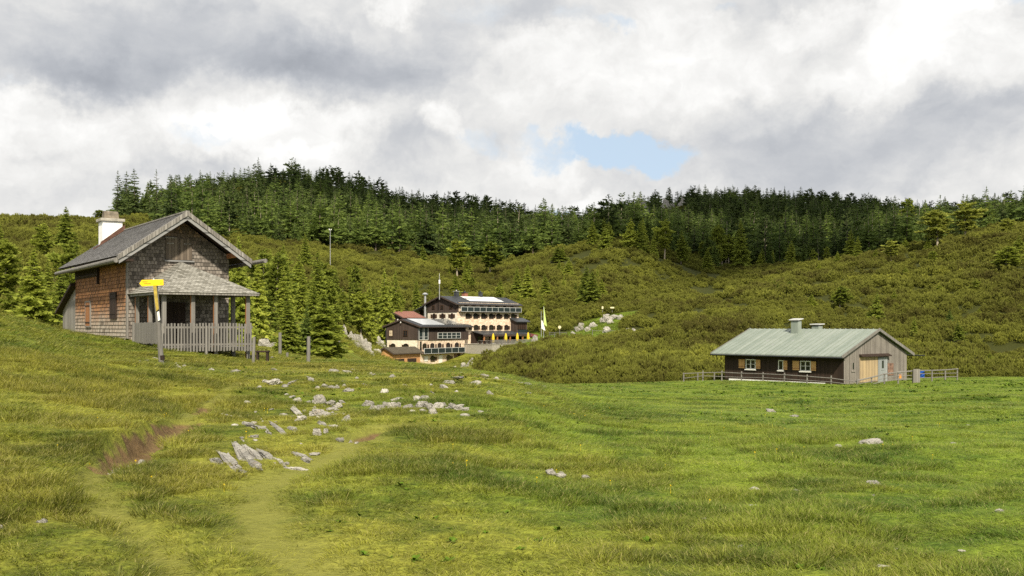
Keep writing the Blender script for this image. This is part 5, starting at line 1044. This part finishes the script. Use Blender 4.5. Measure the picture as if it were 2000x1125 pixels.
# ------------------------------------------------------------------ plants
def tri_mesh(name, tris, mats, mi=None):
    V_ = np.asarray(tris, np.float32).reshape(-1, 3); me = mesh_np(name, V_, np.arange(len(V_)).reshape(-1, 3), None, False)
    for m in mats: me.materials.append(m)
    if mi is not None: me.polygons.foreach_set('material_index', np.asarray(mi, np.int32))
    return me
def conifer(seed, h=10.0, r=2.0, whorls=16, bpw=7, twigs=7, kind='spruce', bare=.08):
    """needle triangles of a crown; returns (n,3,3)"""
    g = np.random.default_rng(seed); T = []
    lean = g.normal(0, .016, 2); lop = g.uniform(0, 6.28); la = g.uniform(.08, .3)
    for i in range(whorls):
        f = (i + g.uniform(-.3, .3)) / (whorls - 1); f = min(max(f, 0), 1); z = h * (bare + (1 - bare) * f * .985)
        if kind == 'spruce': rad = r * (1 - f) ** .85 * g.uniform(.8, 1.12) + .06 * r; ang = -.35 + .75 * f
        elif kind == 'larch': rad = r * min(1, (1 - f) * 1.35) ** .9 * g.uniform(.55, 1.15) + .05 * r; ang = -.15 + .6 * f
        else: rad = r * (math.sin(math.pi * min(1, (.13 + .87 * f))) ** .55 if f < .97 else .35) * g.uniform(.5, 1.15); ang = .05 + .65 * f
        nb = max(3, int(bpw * (1 - .5 * f))); a0 = g.uniform(0, 6.28)
        for k in range(nb):
            if g.random() < (.05 if kind == 'spruce' else .14): continue
            a = a0 + 6.2832 * k / nb + g.normal(0, .2); L = rad * g.uniform(.62, 1.15) * (1 + la * math.cos(a - lop)); e = ang + g.normal(0, .12)
            D = np.array([math.cos(a) * math.cos(e), math.sin(a) * math.cos(e), math.sin(e)]); side = np.array([-math.sin(a), math.cos(a), 0.]); up = np.cross(D, side) * -1
            B = np.array([lean[0] * z, lean[1] * z, z + g.normal(0, .01 * h)])
            nt = max(3, int(twigs * (.45 + .55 * L / r)))
            for q in range(nt):
                s = (q + .6) / nt if kind != 'pine' else .35 + .65 * (q + .5) / nt; sg = 1 if q % 2 else -1
                base = B + D * L * s + np.array([0, 0, -.10 * L * s * s]); tl = L * (.42 - .2 * s) + .05 * r; tl *= g.uniform(.75, 1.25)
                d = D * g.uniform(.45, .8) + side * sg * g.uniform(.5, .95) + np.array([0, 0, g.normal(-.12, .22)])
                d /= np.linalg.norm(d); wv_ = np.cross(d, up * g.normal(.25, .6) + side * g.normal(0, .8) + D * g.normal(0, .4)); wv_ /= np.linalg.norm(wv_) + 1e-6; ww = tl * g.uniform(.26, .44)
                T.append((base - wv_ * ww, base + wv_ * ww, base + d * tl))
                if kind == 'pine' or q == nt - 1:
                    d2 = D * .9 + np.array([0, 0, .35]) + g.normal(0, .3, 3); d2 /= np.linalg.norm(d2); w2 = np.cross(d2, g.normal(0, 1, 3)); w2 /= np.linalg.norm(w2) + 1e-6
                    T.append((base - w2 * ww, base + w2 * ww, base + d2 * tl * .9))
    for k in range(5):
        a = g.uniform(0, 6.28); T.append((np.array([lean[0] * h - .03 * r, lean[1] * h, h * .93]), np.array([lean[0] * h + .03 * r, lean[1] * h, h * .93]), np.array([lean[0] * h + .05 * math.cos(a), lean[1] * h + .05 * math.sin(a), h * 1.02])))
        T.append((np.array([lean[0] * h, lean[1] * h - .03 * r, h * .93]), np.array([lean[0] * h, lean[1] * h + .03 * r, h * .93]), np.array([lean[0] * h, lean[1] * h, h * 1.01])))
    return np.array(T), lean
def trunk_tris(h, r, lean, n=7, seed=0):
    T = []; zs = [-.6, .0, h * .3, h * .6, h * .97]; rs = [r * 1.25, r, r * .72, r * .42, r * .06]
    P_ = [[np.array([rs[i] * math.cos(6.2832 * k / n) + lean[0] * max(zs[i], 0), rs[i] * math.sin(6.2832 * k / n) + lean[1] * max(zs[i], 0), zs[i]]) for k in range(n)] for i in range(5)]
    for i in range(4):
        for k in range(n): j = (k + 1) % n; T += [(P_[i][k], P_[i][j], P_[i + 1][j]), (P_[i][k], P_[i + 1][j], P_[i + 1][k])]
    return np.array(T)
# --- forest trees: a few shapes, each tree its own object
VAR = {}
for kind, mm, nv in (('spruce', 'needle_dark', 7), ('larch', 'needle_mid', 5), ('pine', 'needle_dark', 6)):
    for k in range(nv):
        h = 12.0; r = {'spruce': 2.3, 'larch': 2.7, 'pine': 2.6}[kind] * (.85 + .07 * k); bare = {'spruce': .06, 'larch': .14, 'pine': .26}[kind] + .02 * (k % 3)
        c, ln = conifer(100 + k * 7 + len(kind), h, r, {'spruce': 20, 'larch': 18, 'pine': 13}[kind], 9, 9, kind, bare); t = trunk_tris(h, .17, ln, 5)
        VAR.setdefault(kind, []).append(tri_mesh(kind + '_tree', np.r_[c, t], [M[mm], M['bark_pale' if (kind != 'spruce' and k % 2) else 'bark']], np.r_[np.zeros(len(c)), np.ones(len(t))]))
rg = np.random.default_rng(4); placed = []; cnt = {'spruce': 0, 'larch': 0, 'pine': 0}
LIM = {'spruce': 180, 'larch': 225, 'pine': 225}
NAMES = {'spruce': ('spruce_tree', 'spruce'), 'larch': ('larch_tree', 'larch'), 'pine': ('stone_pine_tree', 'pine')}
def plant(kind, x, y, h, wide=1.0):
    where = 'left forested hill' if x / y * F + 1000 < 1130 else 'right forested ridge'
    adj = {'spruce': 'dark pointed spruce standing in the forest on the ', 'larch': 'softer green larch standing in the forest on the ', 'pine': 'round topped stone pine standing in the forest on the '}[kind]
    o = bpy.data.objects.new(NAMES[kind][0], VAR[kind][rg.integers(len(VAR[kind]))]); COL.objects.link(o)
    s = h / 12.0; o.location = (x, y, zg1(x, y) - .2); o.scale = (s * wide, s * wide, s); o.rotation_euler = (0, 0, rg.uniform(0, 6.28))
    tag(o, adj + where, NAMES[kind][1], {'spruce': 'spruces', 'larch': 'larches', 'pine': 'stone pines'}[kind] + ' on the ' + where); cnt[kind] += 1
NT_ = 26000; py_ = rg.uniform(225, 2080, NT_); q_ = rg.random(NT_); cand = []; grid = {}
for px, f in zip(py_, q_):
    t = (px - 1000) / F; a = np.interp(px, *zip(*FOREST0)); c = np.interp(px, *zip(*RIDGE)) + 14; y = math.sqrt(a * a + (c * c - a * a) * f); x = t * y
    if rg.random() > (c - a) / 450: continue
    if px < 480 and 490 < y < 610 and rg.random() < .65: continue
    if px < 330 and rg.random() < .55 or px < 300 and y < 400: continue
    if 1180 < px < 1500 and y < 500 and rg.random() < .6: continue
    if px > 1650 and y < 520 and rg.random() < .8: continue
    if abs(px - 1257) < 16 and 560 < y < 712 or 1286 < px < 1342 and 610 < y < 765: continue
    ck = (int(x // 6.8), int(y // 6.8))
    if any((x - u) ** 2 + (y - v) ** 2 < 6.8 ** 2 for i in (-1, 0, 1) for j in (-1, 0, 1) for u, v in grid.get((ck[0] + i, ck[1] + j), ())): continue
    grid.setdefault(ck, []).append((x, y)); d_ = c - y; pr = rg.random()
    kind = ('pine' if pr < .42 else 'spruce') if d_ < 60 else ('larch' if pr < (.62 if y - a < 80 else .36) else 'pine' if pr < .68 else 'spruce')
    h = (7.5 + 10 * rg.random()) * (.82 if d_ < 40 else 1.0) * (.72 if px < 480 and y > 480 else 1) * (1.1 if y < 560 and px > 480 else 1) * (1.22 if y - a < 60 else 1)
    cand.append((kind, x, y, h, rg.uniform(.95, 1.55), d_))
cand.sort(key=lambda q: -(q[3] / q[2]) * (1.25 if q[5] < 45 else 1)); rest = []
for kind, x, y, h, wd_, d_ in cand:
    if cnt[kind] < LIM[kind]: plant(kind, x, y, h, wd_)
    else: rest.append((kind, x, y, h, wd_))
print('forest', cnt, len(rest))
# --- single trees on the hillsides and around the buildings: crown and trunk apart
MV = {}
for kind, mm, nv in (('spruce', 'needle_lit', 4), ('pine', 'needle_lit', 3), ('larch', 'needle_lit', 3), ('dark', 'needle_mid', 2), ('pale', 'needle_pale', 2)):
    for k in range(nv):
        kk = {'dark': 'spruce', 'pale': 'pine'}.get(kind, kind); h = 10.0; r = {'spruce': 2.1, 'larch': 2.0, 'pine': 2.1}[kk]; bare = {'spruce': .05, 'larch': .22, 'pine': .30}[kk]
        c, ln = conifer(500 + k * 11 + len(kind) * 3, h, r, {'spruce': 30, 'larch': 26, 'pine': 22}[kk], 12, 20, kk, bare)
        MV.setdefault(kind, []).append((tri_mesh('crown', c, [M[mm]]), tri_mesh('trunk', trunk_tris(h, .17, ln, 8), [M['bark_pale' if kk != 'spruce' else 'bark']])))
SPEC = {'spruce': 'spruce', 'pine': 'stone pine', 'larch': 'larch', 'dark': 'spruce', 'pale': 'stone pine'}
def tree(px, pyt, pyb, wpx, kind, label, d=None, k=0, group=None):
    if d is None: x, y = unproj(px, pyb, 58)
    else: x, y = (px - 1000) / F * d, d
    zb = zg1(x, y) - .1; zt = (HY - pyt) / F * y; h = max(zt - zb, 1.0); wd_ = wpx / F * y / 2; kk = {'dark': 'spruce', 'pale': 'pine'}.get(kind, kind); r0 = {'spruce': 2.1, 'larch': 2.0, 'pine': 2.1}[kk]
    e = empty({'spruce': 'spruce_tree', 'pine': 'stone_pine_tree', 'larch': 'larch_tree'}[kk], (x, y, zb), (px * 1.37) % 6.28, label, SPEC[kind], group); s = wd_ / r0 * 1.05
    cm, tm = MV[kind][k % len(MV[kind])]
    for nm, m_ in (('crown', cm), ('trunk', tm)): o = bpy.data.objects.new(nm, m_); COL.objects.link(o); o.parent = e
    e.scale = (s, s, h / 10.0); return e
TREES = [
 (70,488,632,84,'spruce','broad bright spruce left of the shingled house, biggest there',66),(122,516,628,56,'spruce','narrower bright spruce close behind the left eave of the house',70),(100,560,632,50,'spruce','young spruce between the two bright ones left of the house',68),(128,404,500,54,'spruce','tall spruce on the skyline left of the white chimney',190),(20,572,632,38,'pine','small bushy pine at the far left edge of the crest',72),(150,470,600,50,'spruce','spruce rising just behind the left end of the roof',110),
 (245,379,452,26,'dark','dark spruce on the skyline right of the white chimney',420),(228,389,440,13,'dark','small thin spruce on the skyline beside the chimney',450),(287,374,450,34,'dark','ragged spruce on the skyline above the shingled roof',410),(193,410,445,24,'pine','sparse wind bent pine on the skyline left of the chimney',330),(312,394,455,30,'spruce','green spruce at the left foot of the forest hill',370),
 (468,463,648,66,'spruce','tall bright spruce directly right of the porch roof',88),(447,470,600,44,'spruce','spruce half hidden by the right eave of the house',110),(500,505,655,56,'spruce','bright spruce behind the right corner of the porch',96),
 (560,576,680,64,'spruce','full spruce with drooping tiers behind the grey post',74),(597,598,682,40,'dark','small dark green spruce squeezed between two larger ones',76),(634,570,687,92,'spruce','wide spreading spruce with visible foot left of the lodge',77),
 (556,478,590,56,'spruce','sunlit spruce above the tiered spruce by the post',150),(620,492,600,58,'spruce','sunlit spruce behind the wide spreading spruce',150),(590,520,610,40,'spruce','smaller sunlit spruce between two taller ones uphill',145),(594,457,512,30,'spruce','spruce standing on the hillside left of the weather mast',300),(530,488,575,36,'spruce','slim sunlit spruce uphill of the porch',170),(642,540,612,46,'spruce','dense spruce below the weather mast',165),(612,546,640,50,'spruce','spruce right behind the small dark spruce',120),(520,560,640,46,'spruce','spruce in the bushes right of the porch eave',112),
 (690,545,612,44,'spruce','spruce at the left of the clump above the lodge roof',215),(722,552,614,40,'spruce','second spruce in the clump above the lodge roof',222),(752,526,604,46,'spruce','tallest spruce in the clump above the lodge roof',232),(775,530,600,44,'spruce','rightmost spruce in the clump above the lodge roof',240),(670,560,640,36,'larch','pale thin larch among rocks left of the lodge',200),(705,570,640,40,'pine','bushy pine over the crags left of the lodge',210),
 (893,469,534,42,'pine','broad sunlit stone pine above the lodge ridge, left of the pair',375),(957,474,540,42,'pine','broad sunlit stone pine above the lodge ridge, right of the pair',370),(912,500,535,24,'spruce','smaller tree leaning against the left stone pine',378),(825,477,508,17,'spruce','small pointed spruce at the forest edge above the lodge gable',420),(890,534,578,24,'spruce','small bright spruce right above the lodge chimneys',330),(915,520,560,16,'larch','pale dead topped larch above the lodge roof',345),
 (1030,516,600,34,'spruce','spruce on the slope right of the lodge',305),(1090,482,536,38,'spruce','spruce on the bushy slope right of the lodge, highest one',390),(1145,519,600,40,'spruce','sunlit spruce left of the path head, paired and taller',300),(1160,530,612,44,'spruce','sunlit spruce left of the path head, paired and lower',292),(1008,520,575,26,'spruce','slim spruce just behind the lodge gable end',320),(1112,505,560,26,'spruce','slim spruce between the slope trees right of the lodge',350),(1065,535,590,28,'spruce','low spruce above the flagpoles',310),(1175,545,590,24,'spruce','small spruce above the trail signs',300),
 (1380,486,540,30,'spruce','lone green spruce in the shaded scrub of the middle hill',405),(1298,430,516,34,'pine','thin stone pine with bare stem in the shaded scrub',400),(1233,449,500,26,'pine','small thin pine at the left of the shaded scrub',415),(1330,450,512,28,'larch','loose larch in the shaded scrub',408),(1450,430,512,40,'spruce','broad dark spruce at the lower forest edge of the middle hill',430),(1546,470,516,30,'spruce','greener spruce at the lower forest edge',432),(1405,440,500,30,'pine','pine at the forest edge above the lone green spruce',440),
 (1831,410,492,58,'pale','sunlit stone pine with pale bare trunk on the right skyline, left of two',330),(1887,395,480,54,'pale','sunlit stone pine with pale bare trunk on the right skyline, right of two',345),(1968,427,476,30,'pale','sunlit small pine near the right edge skyline',350),(1741,470,527,34,'pale','sunlit stone pine on the middle of the right slope',322),(1635,491,516,18,'spruce','small bright cone shaped spruce at the slope edge',335),(1710,487,510,16,'spruce','tiny bright spruce right of the cone shaped one',335),(1768,466,492,22,'spruce','small rounded spruce left of the skyline pines',345),
 (1962,482,566,56,'pine','big bushy pine near the right edge of the slope',265),(1992,460,530,30,'larch','thin pale larch cut by the right edge of the picture',290),(1712,570,622,30,'larch','sparse half dead larch above the barn roof',215),(1640,560,604,34,'pine','low bushy pine in the scrub above the barn ridge',235),(1585,574,598,26,'spruce','little dark spruce in the scrub above the barn chimneys',240),(1519,551,572,14,'spruce','tiny spruce on the crest of the scrub hill',275),(1905,545,574,32,'larch','low sparse larch on the right slope',250),(1786,617,640,20,'spruce','young spruce right of the barn roof in the scrub',195),
 (1935,690,735,46,'spruce','low dark spruce in the scrub behind the right fence end',135),(1780,388,440,34,'pine','pine standing on the far right ridge line',560),(1930,396,440,30,'spruce','spruce on the skyline between the pines and the right edge',480),
]
for i, q in enumerate(TREES): tree(q[0], q[1], q[2], q[3], q[4], q[5], q[6], i)

rt = random.Random(21)
for i in range(30):
    px = rt.uniform(505, 815); d = rt.uniform(115, 235) if px < 645 else rt.uniform(262, 330)
    if 645 <= px < 745: d = rt.uniform(240, 310)
    x = (px - 1000) / F * d; pb = HY - F * zg1(x, d) / d; h_ = rt.uniform(4.5, 9.5); tree(px, pb - h_ / d * F, pb, h_ * rt.uniform(.34, .5) / d * F, rt.choice(('spruce', 'spruce', 'pine', 'larch')), 'young sunlit conifer in the grove between shingled house and lodge', d, i, 'young conifers in the grove left of the lodge')
for i in range(12):
    px = rt.uniform(-60, 235); d = rt.uniform(80, 170); x = (px - 1000) / F * d; pb = HY - F * zg1(x, d) / d; h_ = rt.uniform(3.5, 8); tree(px, pb - h_ / d * F, pb, h_ * rt.uniform(.36, .5) / d * F, rt.choice(('spruce', 'pine')), 'young conifer among the scrub behind the left side of the shingled house', d, i, 'young conifers behind the shingled house')
for i in range(34):
    px = rt.uniform(1150, 1680); d = rt.uniform(395, 455); x = (px - 1000) / F * d; pb = HY - F * zg1(x, d) / d; h_ = rt.uniform(7, 14); tree(px, pb - h_ / d * F, pb, h_ * rt.uniform(.34, .52) / d * F, rt.choice(('dark', 'dark', 'spruce', 'larch', 'pine')), 'conifer standing apart in the scrub at the lower edge of the right forest', d, i, 'single conifers along the lower edge of the right forest')
for i in range(22):
    px = rt.uniform(1480, 2060); d = rt.uniform(190, 330); x = (px - 1000) / F * d; pb = HY - F * zg1(x, d) / d; h_ = rt.uniform(1.8, 4.5); tree(px, pb - h_ / d * F, pb, h_ * rt.uniform(.45, .75) / d * F, rt.choice(('spruce', 'pine', 'larch', 'dark')), 'small young conifer poking out of the scrub on the right slope', d, i, 'young conifers in the scrub of the right slope')
for i in range(16):
    px = rt.uniform(820, 1180); d = rt.uniform(290, 400); x = (px - 1000) / F * d; pb = HY - F * zg1(x, d) / d; h_ = rt.uniform(3, 7.5); tree(px, pb - h_ / d * F, pb, h_ * rt.uniform(.36, .55) / d * F, rt.choice(('spruce', 'pine', 'larch')), 'young conifer in the scrub on the slope above the lodge', d, i, 'young conifers on the slope above the lodge')

# --- scrub and grass: countless, so one object each
LIB = bpy.data.collections.new('plant_shapes')
def lib(coln, meshes):
    c = bpy.data.collections.new(coln)
    for i, me in enumerate(meshes): o = bpy.data.objects.new('%s_%02d' % (coln, i), me); c.objects.link(o)
    return c
def scatter(name, P_, yaw, scl, idx, coln, label, cat):
    me = bpy.data.meshes.new(name); me.vertices.add(len(P_)); me.vertices.foreach_set('co', P_.astype(np.float32).ravel())
    for nm, arr, ty in (('yaw', yaw, 'FLOAT'), ('idx', idx, 'INT')):
        a = me.attributes.new(nm, ty, 'POINT'); a.data.foreach_set('value', arr.astype(np.float32 if ty == 'FLOAT' else np.int32))
    a = me.attributes.new('scl', 'FLOAT_VECTOR', 'POINT'); a.data.foreach_set('vector', scl.astype(np.float32).ravel())
    o = bpy.data.objects.new(name, me); COL.objects.link(o); tag(o, label, cat, None, 'stuff')
    ng = bpy.data.node_groups.new(name, 'GeometryNodeTree'); ng.interface.new_socket('Geometry', in_out='INPUT', socket_type='NodeSocketGeometry'); ng.interface.new_socket('Geometry', in_out='OUTPUT', socket_type='NodeSocketGeometry')
    n, l = ng.nodes, ng.links; gi = n.new('NodeGroupInput'); go = n.new('NodeGroupOutput'); ip = n.new('GeometryNodeInstanceOnPoints'); ci = n.new('GeometryNodeCollectionInfo')
    ci.inputs['Collection'].default_value = coln; ci.inputs['Separate Children'].default_value = True; ci.inputs['Reset Children'].default_value = True
    def at_(nm, ty): q = n.new('GeometryNodeInputNamedAttribute'); q.data_type = ty; q.inputs['Name'].default_value = nm; return q.outputs['Attribute']
    cx = n.new('ShaderNodeCombineXYZ'); l.new(at_('yaw', 'FLOAT'), cx.inputs[2]); l.new(gi.outputs[0], ip.inputs['Points']); l.new(ci.outputs[0], ip.inputs['Instance'])
    ip.inputs['Pick Instance'].default_value = True; l.new(at_('idx', 'INT'), ip.inputs['Instance Index']); l.new(cx.outputs[0], ip.inputs['Rotation']); l.new(at_('scl', 'FLOAT_VECTOR'), ip.inputs['Scale']); l.new(ip.outputs[0], go.inputs[0])
    o.modifiers.new('plants', 'NODES').node_group = ng; return o
def bush(seed, n=230, leaf=.25):
    g = np.random.default_rng(seed); T = []; lob = [(g.uniform(-.7, .7), g.uniform(-.7, .7), g.uniform(.65, 1.25), g.uniform(.5, .85)) for _ in range(6)] + [(0, 0, 1.15, .9)]
    for k in range(n):
        cx, cy, hh, rr_ = lob[g.integers(len(lob))]; a = g.uniform(0, 6.28); e = g.uniform(-.1, 1.5)
        nrm = np.array([math.cos(a) * math.cos(e), math.sin(a) * math.cos(e), math.sin(e)]); p = np.array([cx, cy, .15]) + nrm * np.array([rr_, rr_, hh]) * g.uniform(.72, 1.02)
        for q in range(5):
            d = nrm * .55 + np.array([0, 0, .75]) + g.normal(0, .42, 3); d /= np.linalg.norm(d); w_ = np.cross(d, g.normal(0, 1, 3)); w_ /= np.linalg.norm(w_); L = leaf * g.uniform(.7, 1.35)
            T.append((p - w_ * L * .22, p + w_ * L * .22, p + d * L))
    return tri_mesh('bush', T, [M['scrub']])
g = np.random.default_rng(8)
pts = []
for (ya, yb, sp) in ((58, 130, 1.15), (130, 260, 1.5), (260, 420, 2.2), (420, 700, 3.2), (700, 910, 4.2)):
    area = .5 * 1.28 * (yb * yb - ya * ya); n = int(area / (sp * sp)); y = np.sqrt(g.uniform(ya * ya, yb * yb, n)); x = g.uniform(-.64, .64, n) * y
    k = scrub_ok(x, y) & (y < np.interp(x / y * F + 1000, *zip(*RIDGE)) + 20); gap = fbm(x, y, 14, 31); k &= gap > -.72; k &= fbm(x, y, 5.5, 33, 2) > -.42 - .3 * (y > 260)
    inf = y > lerp_px(FOREST0, x, y); k &= ~(inf & (g.random(n) < np.where(x / y * F + 1000 < 480, .3, .8)))
    x, y = x[k], y[k]; pts.append(np.stack([x, y, np.full(len(x), sp)], 1))
B_ = np.concatenate(pts); x, y, sp = B_.T
hill = np.clip(1 + .3 * fbm(x, y, 18, 41) + .38 * fbm(x, y, 5.5, 33, 2), .45, 1.7); s = sp * .62 * g.uniform(.75, 1.3, len(x)) * hill
pxs = x / y * F + 1000; s[(y < 72)] *= .8
hz = np.clip(g.uniform(.85, 1.35, len(x)) * hill * np.clip(.7 + sp * .22, .8, 1.5), .5, 2.1); hz[y < 75] *= .8
edge = np.clip((y - lerp_px(SCRUB0, x, y)) / 8, .45, 1); s *= edge; hz *= edge
scatter('mountain_pine_scrub', np.stack([x, y, zg(x, y) - .1], 1), g.uniform(0, 6.28, len(x)), np.stack([s, s, hz], 1), g.integers(0, 6, len(x)), lib('bush', [bush(60 + k) for k in range(6)]), 'olive green mountain pine scrub covering the hills', 'scrub')
print('bushes', len(x))
def tuft(seed, n, rad, h, wv_, bend, m):
    g = np.random.default_rng(seed); T = []
    for k in range(n):
        a = g.uniform(0, 6.28); q = rad * g.random() ** .6; p = np.array([q * math.cos(a), q * math.sin(a), -.02]); b = g.uniform(0, 6.28); hh = h * g.uniform(.45, 1.1)
        out = np.array([math.cos(b), math.sin(b), 0]) * bend * hh * g.uniform(.3, 1.2) + p * np.array([.6, .6, 0]); w_ = np.array([-math.sin(b), math.cos(b), 0]) * wv_ * g.uniform(.7, 1.3)
        mid = p + out * .35 + np.array([0, 0, hh * .65]); tip = p + out + np.array([0, 0, hh])
        T += [(p - w_, p + w_, mid + w_ * .7), (p - w_, mid + w_ * .7, mid - w_ * .7), (mid - w_ * .7, mid + w_ * .7, tip)]
    return tri_mesh('tuft', T, [m])
tufts = [tuft(1, 60, .20, .040, .0032, .9, M['blade']), tuft(2, 60, .20, .050, .0032, 1.0, M['blade']), tuft(3, 90, .13, .085, .0028, .75, M['blade_long']), tuft(4, 90, .14, .105, .0028, .8, M['blade_long']),
         tuft(5, 60, .42, .05, .008, .9, M['blade']), tuft(6, 60, .40, .085, .008, 1.0, M['blade_long'])]
GP = []
def field(ya, yb, dens, kinds, s0, s1, tmax=.60):
    n = int(tmax * (yb * yb - ya * ya) * dens); y = np.sqrt(g.uniform(ya * ya, yb * yb, n)); x = g.uniform(-tmax, tmax, n) * y
    k = (y < lerp_px(SCRUB0, x, y) + 3) & ~((np.abs((x - 31.1) * .75 + (y - 96) * .66 - 5.9) < 6.0) & (np.abs(-(x - 31.1) * .66 + (y - 96) * .75 - 6.8) < 6.9))
    wr = worn(x, y); dr = dirt(x, y); long_ = .6 * fbm(x, y, 2.6, 51) + .8 * fbm(x, y, .8, 52) - .055 * x / np.maximum(y / 14, 1) * 1.2
    pick = np.where(long_ > .15, 1, 0); pick = np.where(wr > .3, 0, pick); k &= dr < .18; k &= ~(g.random(n) < wr * .65)
    x, y, wr, pick, long_ = x[k], y[k], wr[k], pick[k], long_[k]; s = g.uniform(s0, s1, len(x)) * (1 - .5 * wr); hz = s * np.where(pick == 1, np.clip(.7 + .45 * long_, .7, 1.2), g.uniform(.6, 1.2, len(x)))
    near_ = np.full(len(x), 9.0)
    for (rx, ry, rr_) in ROCKS: near_ = np.minimum(near_, np.hypot(x - rx, y - ry) - rr_)
    q_ = np.clip(.35 + near_ * 1.3, .35, 1); s = s * (.6 + .4 * q_); hz = hz * q_
    ids = np.where(pick == 1, kinds[1][0] + g.integers(0, kinds[1][1], len(x)), kinds[0][0] + g.integers(0, kinds[0][1], len(x)))
    GP.append((np.stack([x, y, zg(x, y)], 1), np.stack([s, s, hz], 1), ids))
field(5.0, 13, 75, ((0, 2), (2, 2)), .8, 1.25); field(13, 26, 34, ((0, 2), (2, 2)), 1.0, 1.6); field(26, 55, 9, ((4, 1), (5, 1)), .9, 1.5); field(55, 112, 2.2, ((4, 1), (5, 1)), 1.2, 2.0)
n = 5200; y = np.sqrt(g.uniform(150 ** 2, 262 ** 2, n)); x = g.uniform(-.2, .14, n) * y
k = ~scrub_ok(x, y); u_ = x + 12.833; v_ = y - 240; lx = u_ * .687 + v_ * .727; ly = -u_ * .727 + v_ * .687; k &= ~((lx > -1) & (lx < 27) & (ly > -11) & (ly < 16))
u_ = x + 20.565; v_ = y - 224; lx = u_ * .5015 + v_ * .865; ly = -u_ * .865 + v_ * .5015; k &= ~((lx > -.5) & (lx < 20) & (ly > -1) & (ly < 9))
x, y = x[k], y[k]; s_ = g.uniform(2.2, 4.5, len(x)); GP.append((np.stack([x, y, zg(x, y)], 1), np.stack([s_, s_, s_ * g.uniform(.8, 2.0, len(x))], 1), 4 + g.integers(0, 2, len(x))))
P_ = np.concatenate([a for a, b, c in GP]); S_ = np.concatenate([b for a, b, c in GP]); I_ = np.concatenate([c for a, b, c in GP])
scatter('meadow_grass', P_, g.uniform(0, 6.28, len(P_)), S_, I_, lib('tuft', tufts), 'short and tussocky alpine grass covering the meadow', 'grass'); print('tufts', len(P_))
if rest:
    kinds_ = ['spruce', 'larch', 'pine']; flat = [m for k in kinds_ for m in VAR[k]]; st = {'spruce': 0, 'larch': len(VAR['spruce']), 'pine': len(VAR['spruce']) + len(VAR['larch'])}
    A_ = np.array([(x, y, h / 12, w_, st[k] + g.integers(len(VAR[k]))) for k, x, y, h, w_ in rest])
    scatter('forest', np.stack([A_[:, 0], A_[:, 1], zg(A_[:, 0], A_[:, 1]) - .2], 1), g.uniform(0, 6.28, len(A_)), np.stack([A_[:, 2] * A_[:, 3], A_[:, 2] * A_[:, 3], A_[:, 2]], 1), A_[:, 4], lib('forest_tree', flat), 'dense dark conifer forest filling the hills between the single trees', 'forest')
def rosette(seed):
    g = np.random.default_rng(seed); T = []
    for k in range(9):
        a = g.uniform(0, 6.28); L = g.uniform(.07, .15); e = g.uniform(.2, .9); d = np.array([math.cos(a) * math.cos(e), math.sin(a) * math.cos(e), math.sin(e)]); w_ = np.array([-math.sin(a), math.cos(a), 0]) * L * .27; m_ = d * L * .55; t_ = d * L + np.array([0, 0, -.02])
        T += [(np.zeros(3), m_ + w_, m_ - w_), (m_ - w_, m_ + w_, t_)]
    return tri_mesh('rosette', T, [M['leaf']])
n = 14000; y = np.sqrt(g.uniform(6 ** 2, 100 ** 2, n)); x = g.uniform(-.55, .55, n) * y; k = (fbm(x, y, 3.5, 71) + .4 * fbm(x, y, .8, 72) > .45) & (worn(x, y) < .2) & (y < lerp_px(SCRUB0, x, y) - 2) & ~((np.abs((x - 31.1) * .75 + (y - 96) * .66 - 5.9) < 6.2) & (np.abs(-(x - 31.1) * .66 + (y - 96) * .75 - 6.8) < 7.2)); x, y = x[k], y[k]; s_ = g.uniform(.25, .6, len(x)) * np.clip(.7 + y / 30, .7, 3.4)
scatter('meadow_weeds', np.stack([x, y, zg(x, y)], 1), g.uniform(0, 6.28, len(x)), np.stack([s_, s_, s_], 1), g.integers(0, 3, len(x)), lib('rosette', [rosette(k) for k in range(3)]), 'low broad leaved weeds growing in patches of the meadow', 'weeds')
# small yellow flowers
n = 900; y = np.sqrt(g.uniform(6.5 ** 2, 60 ** 2, n)); x = g.uniform(-.52, .52, n) * y; k = fbm(x, y, 2.2, 61) > .25; x, y = x[k], y[k]
fl = tri_mesh('flower', [tuple(np.array([.009 * math.cos(a + q), .009 * math.sin(a + q), .065 + .01 * (q > 1)]) for q in (0, 1.9, 4.1)) for a in np.linspace(0, 6.28, 6)] + [(np.array([-.002, 0, 0]), np.array([.002, 0, 0]), np.array([0, 0, .065]))], [M['flower']])
scatter('meadow_flowers', np.stack([x, y, zg(x, y)], 1), g.uniform(0, 6.28, len(x)), np.ones((len(x), 3)) * g.uniform(.8, 1.5, (len(x), 1)), np.zeros(len(x)), lib('flower', [fl]), 'tiny yellow flowers sprinkled in the meadow grass', 'flowers')
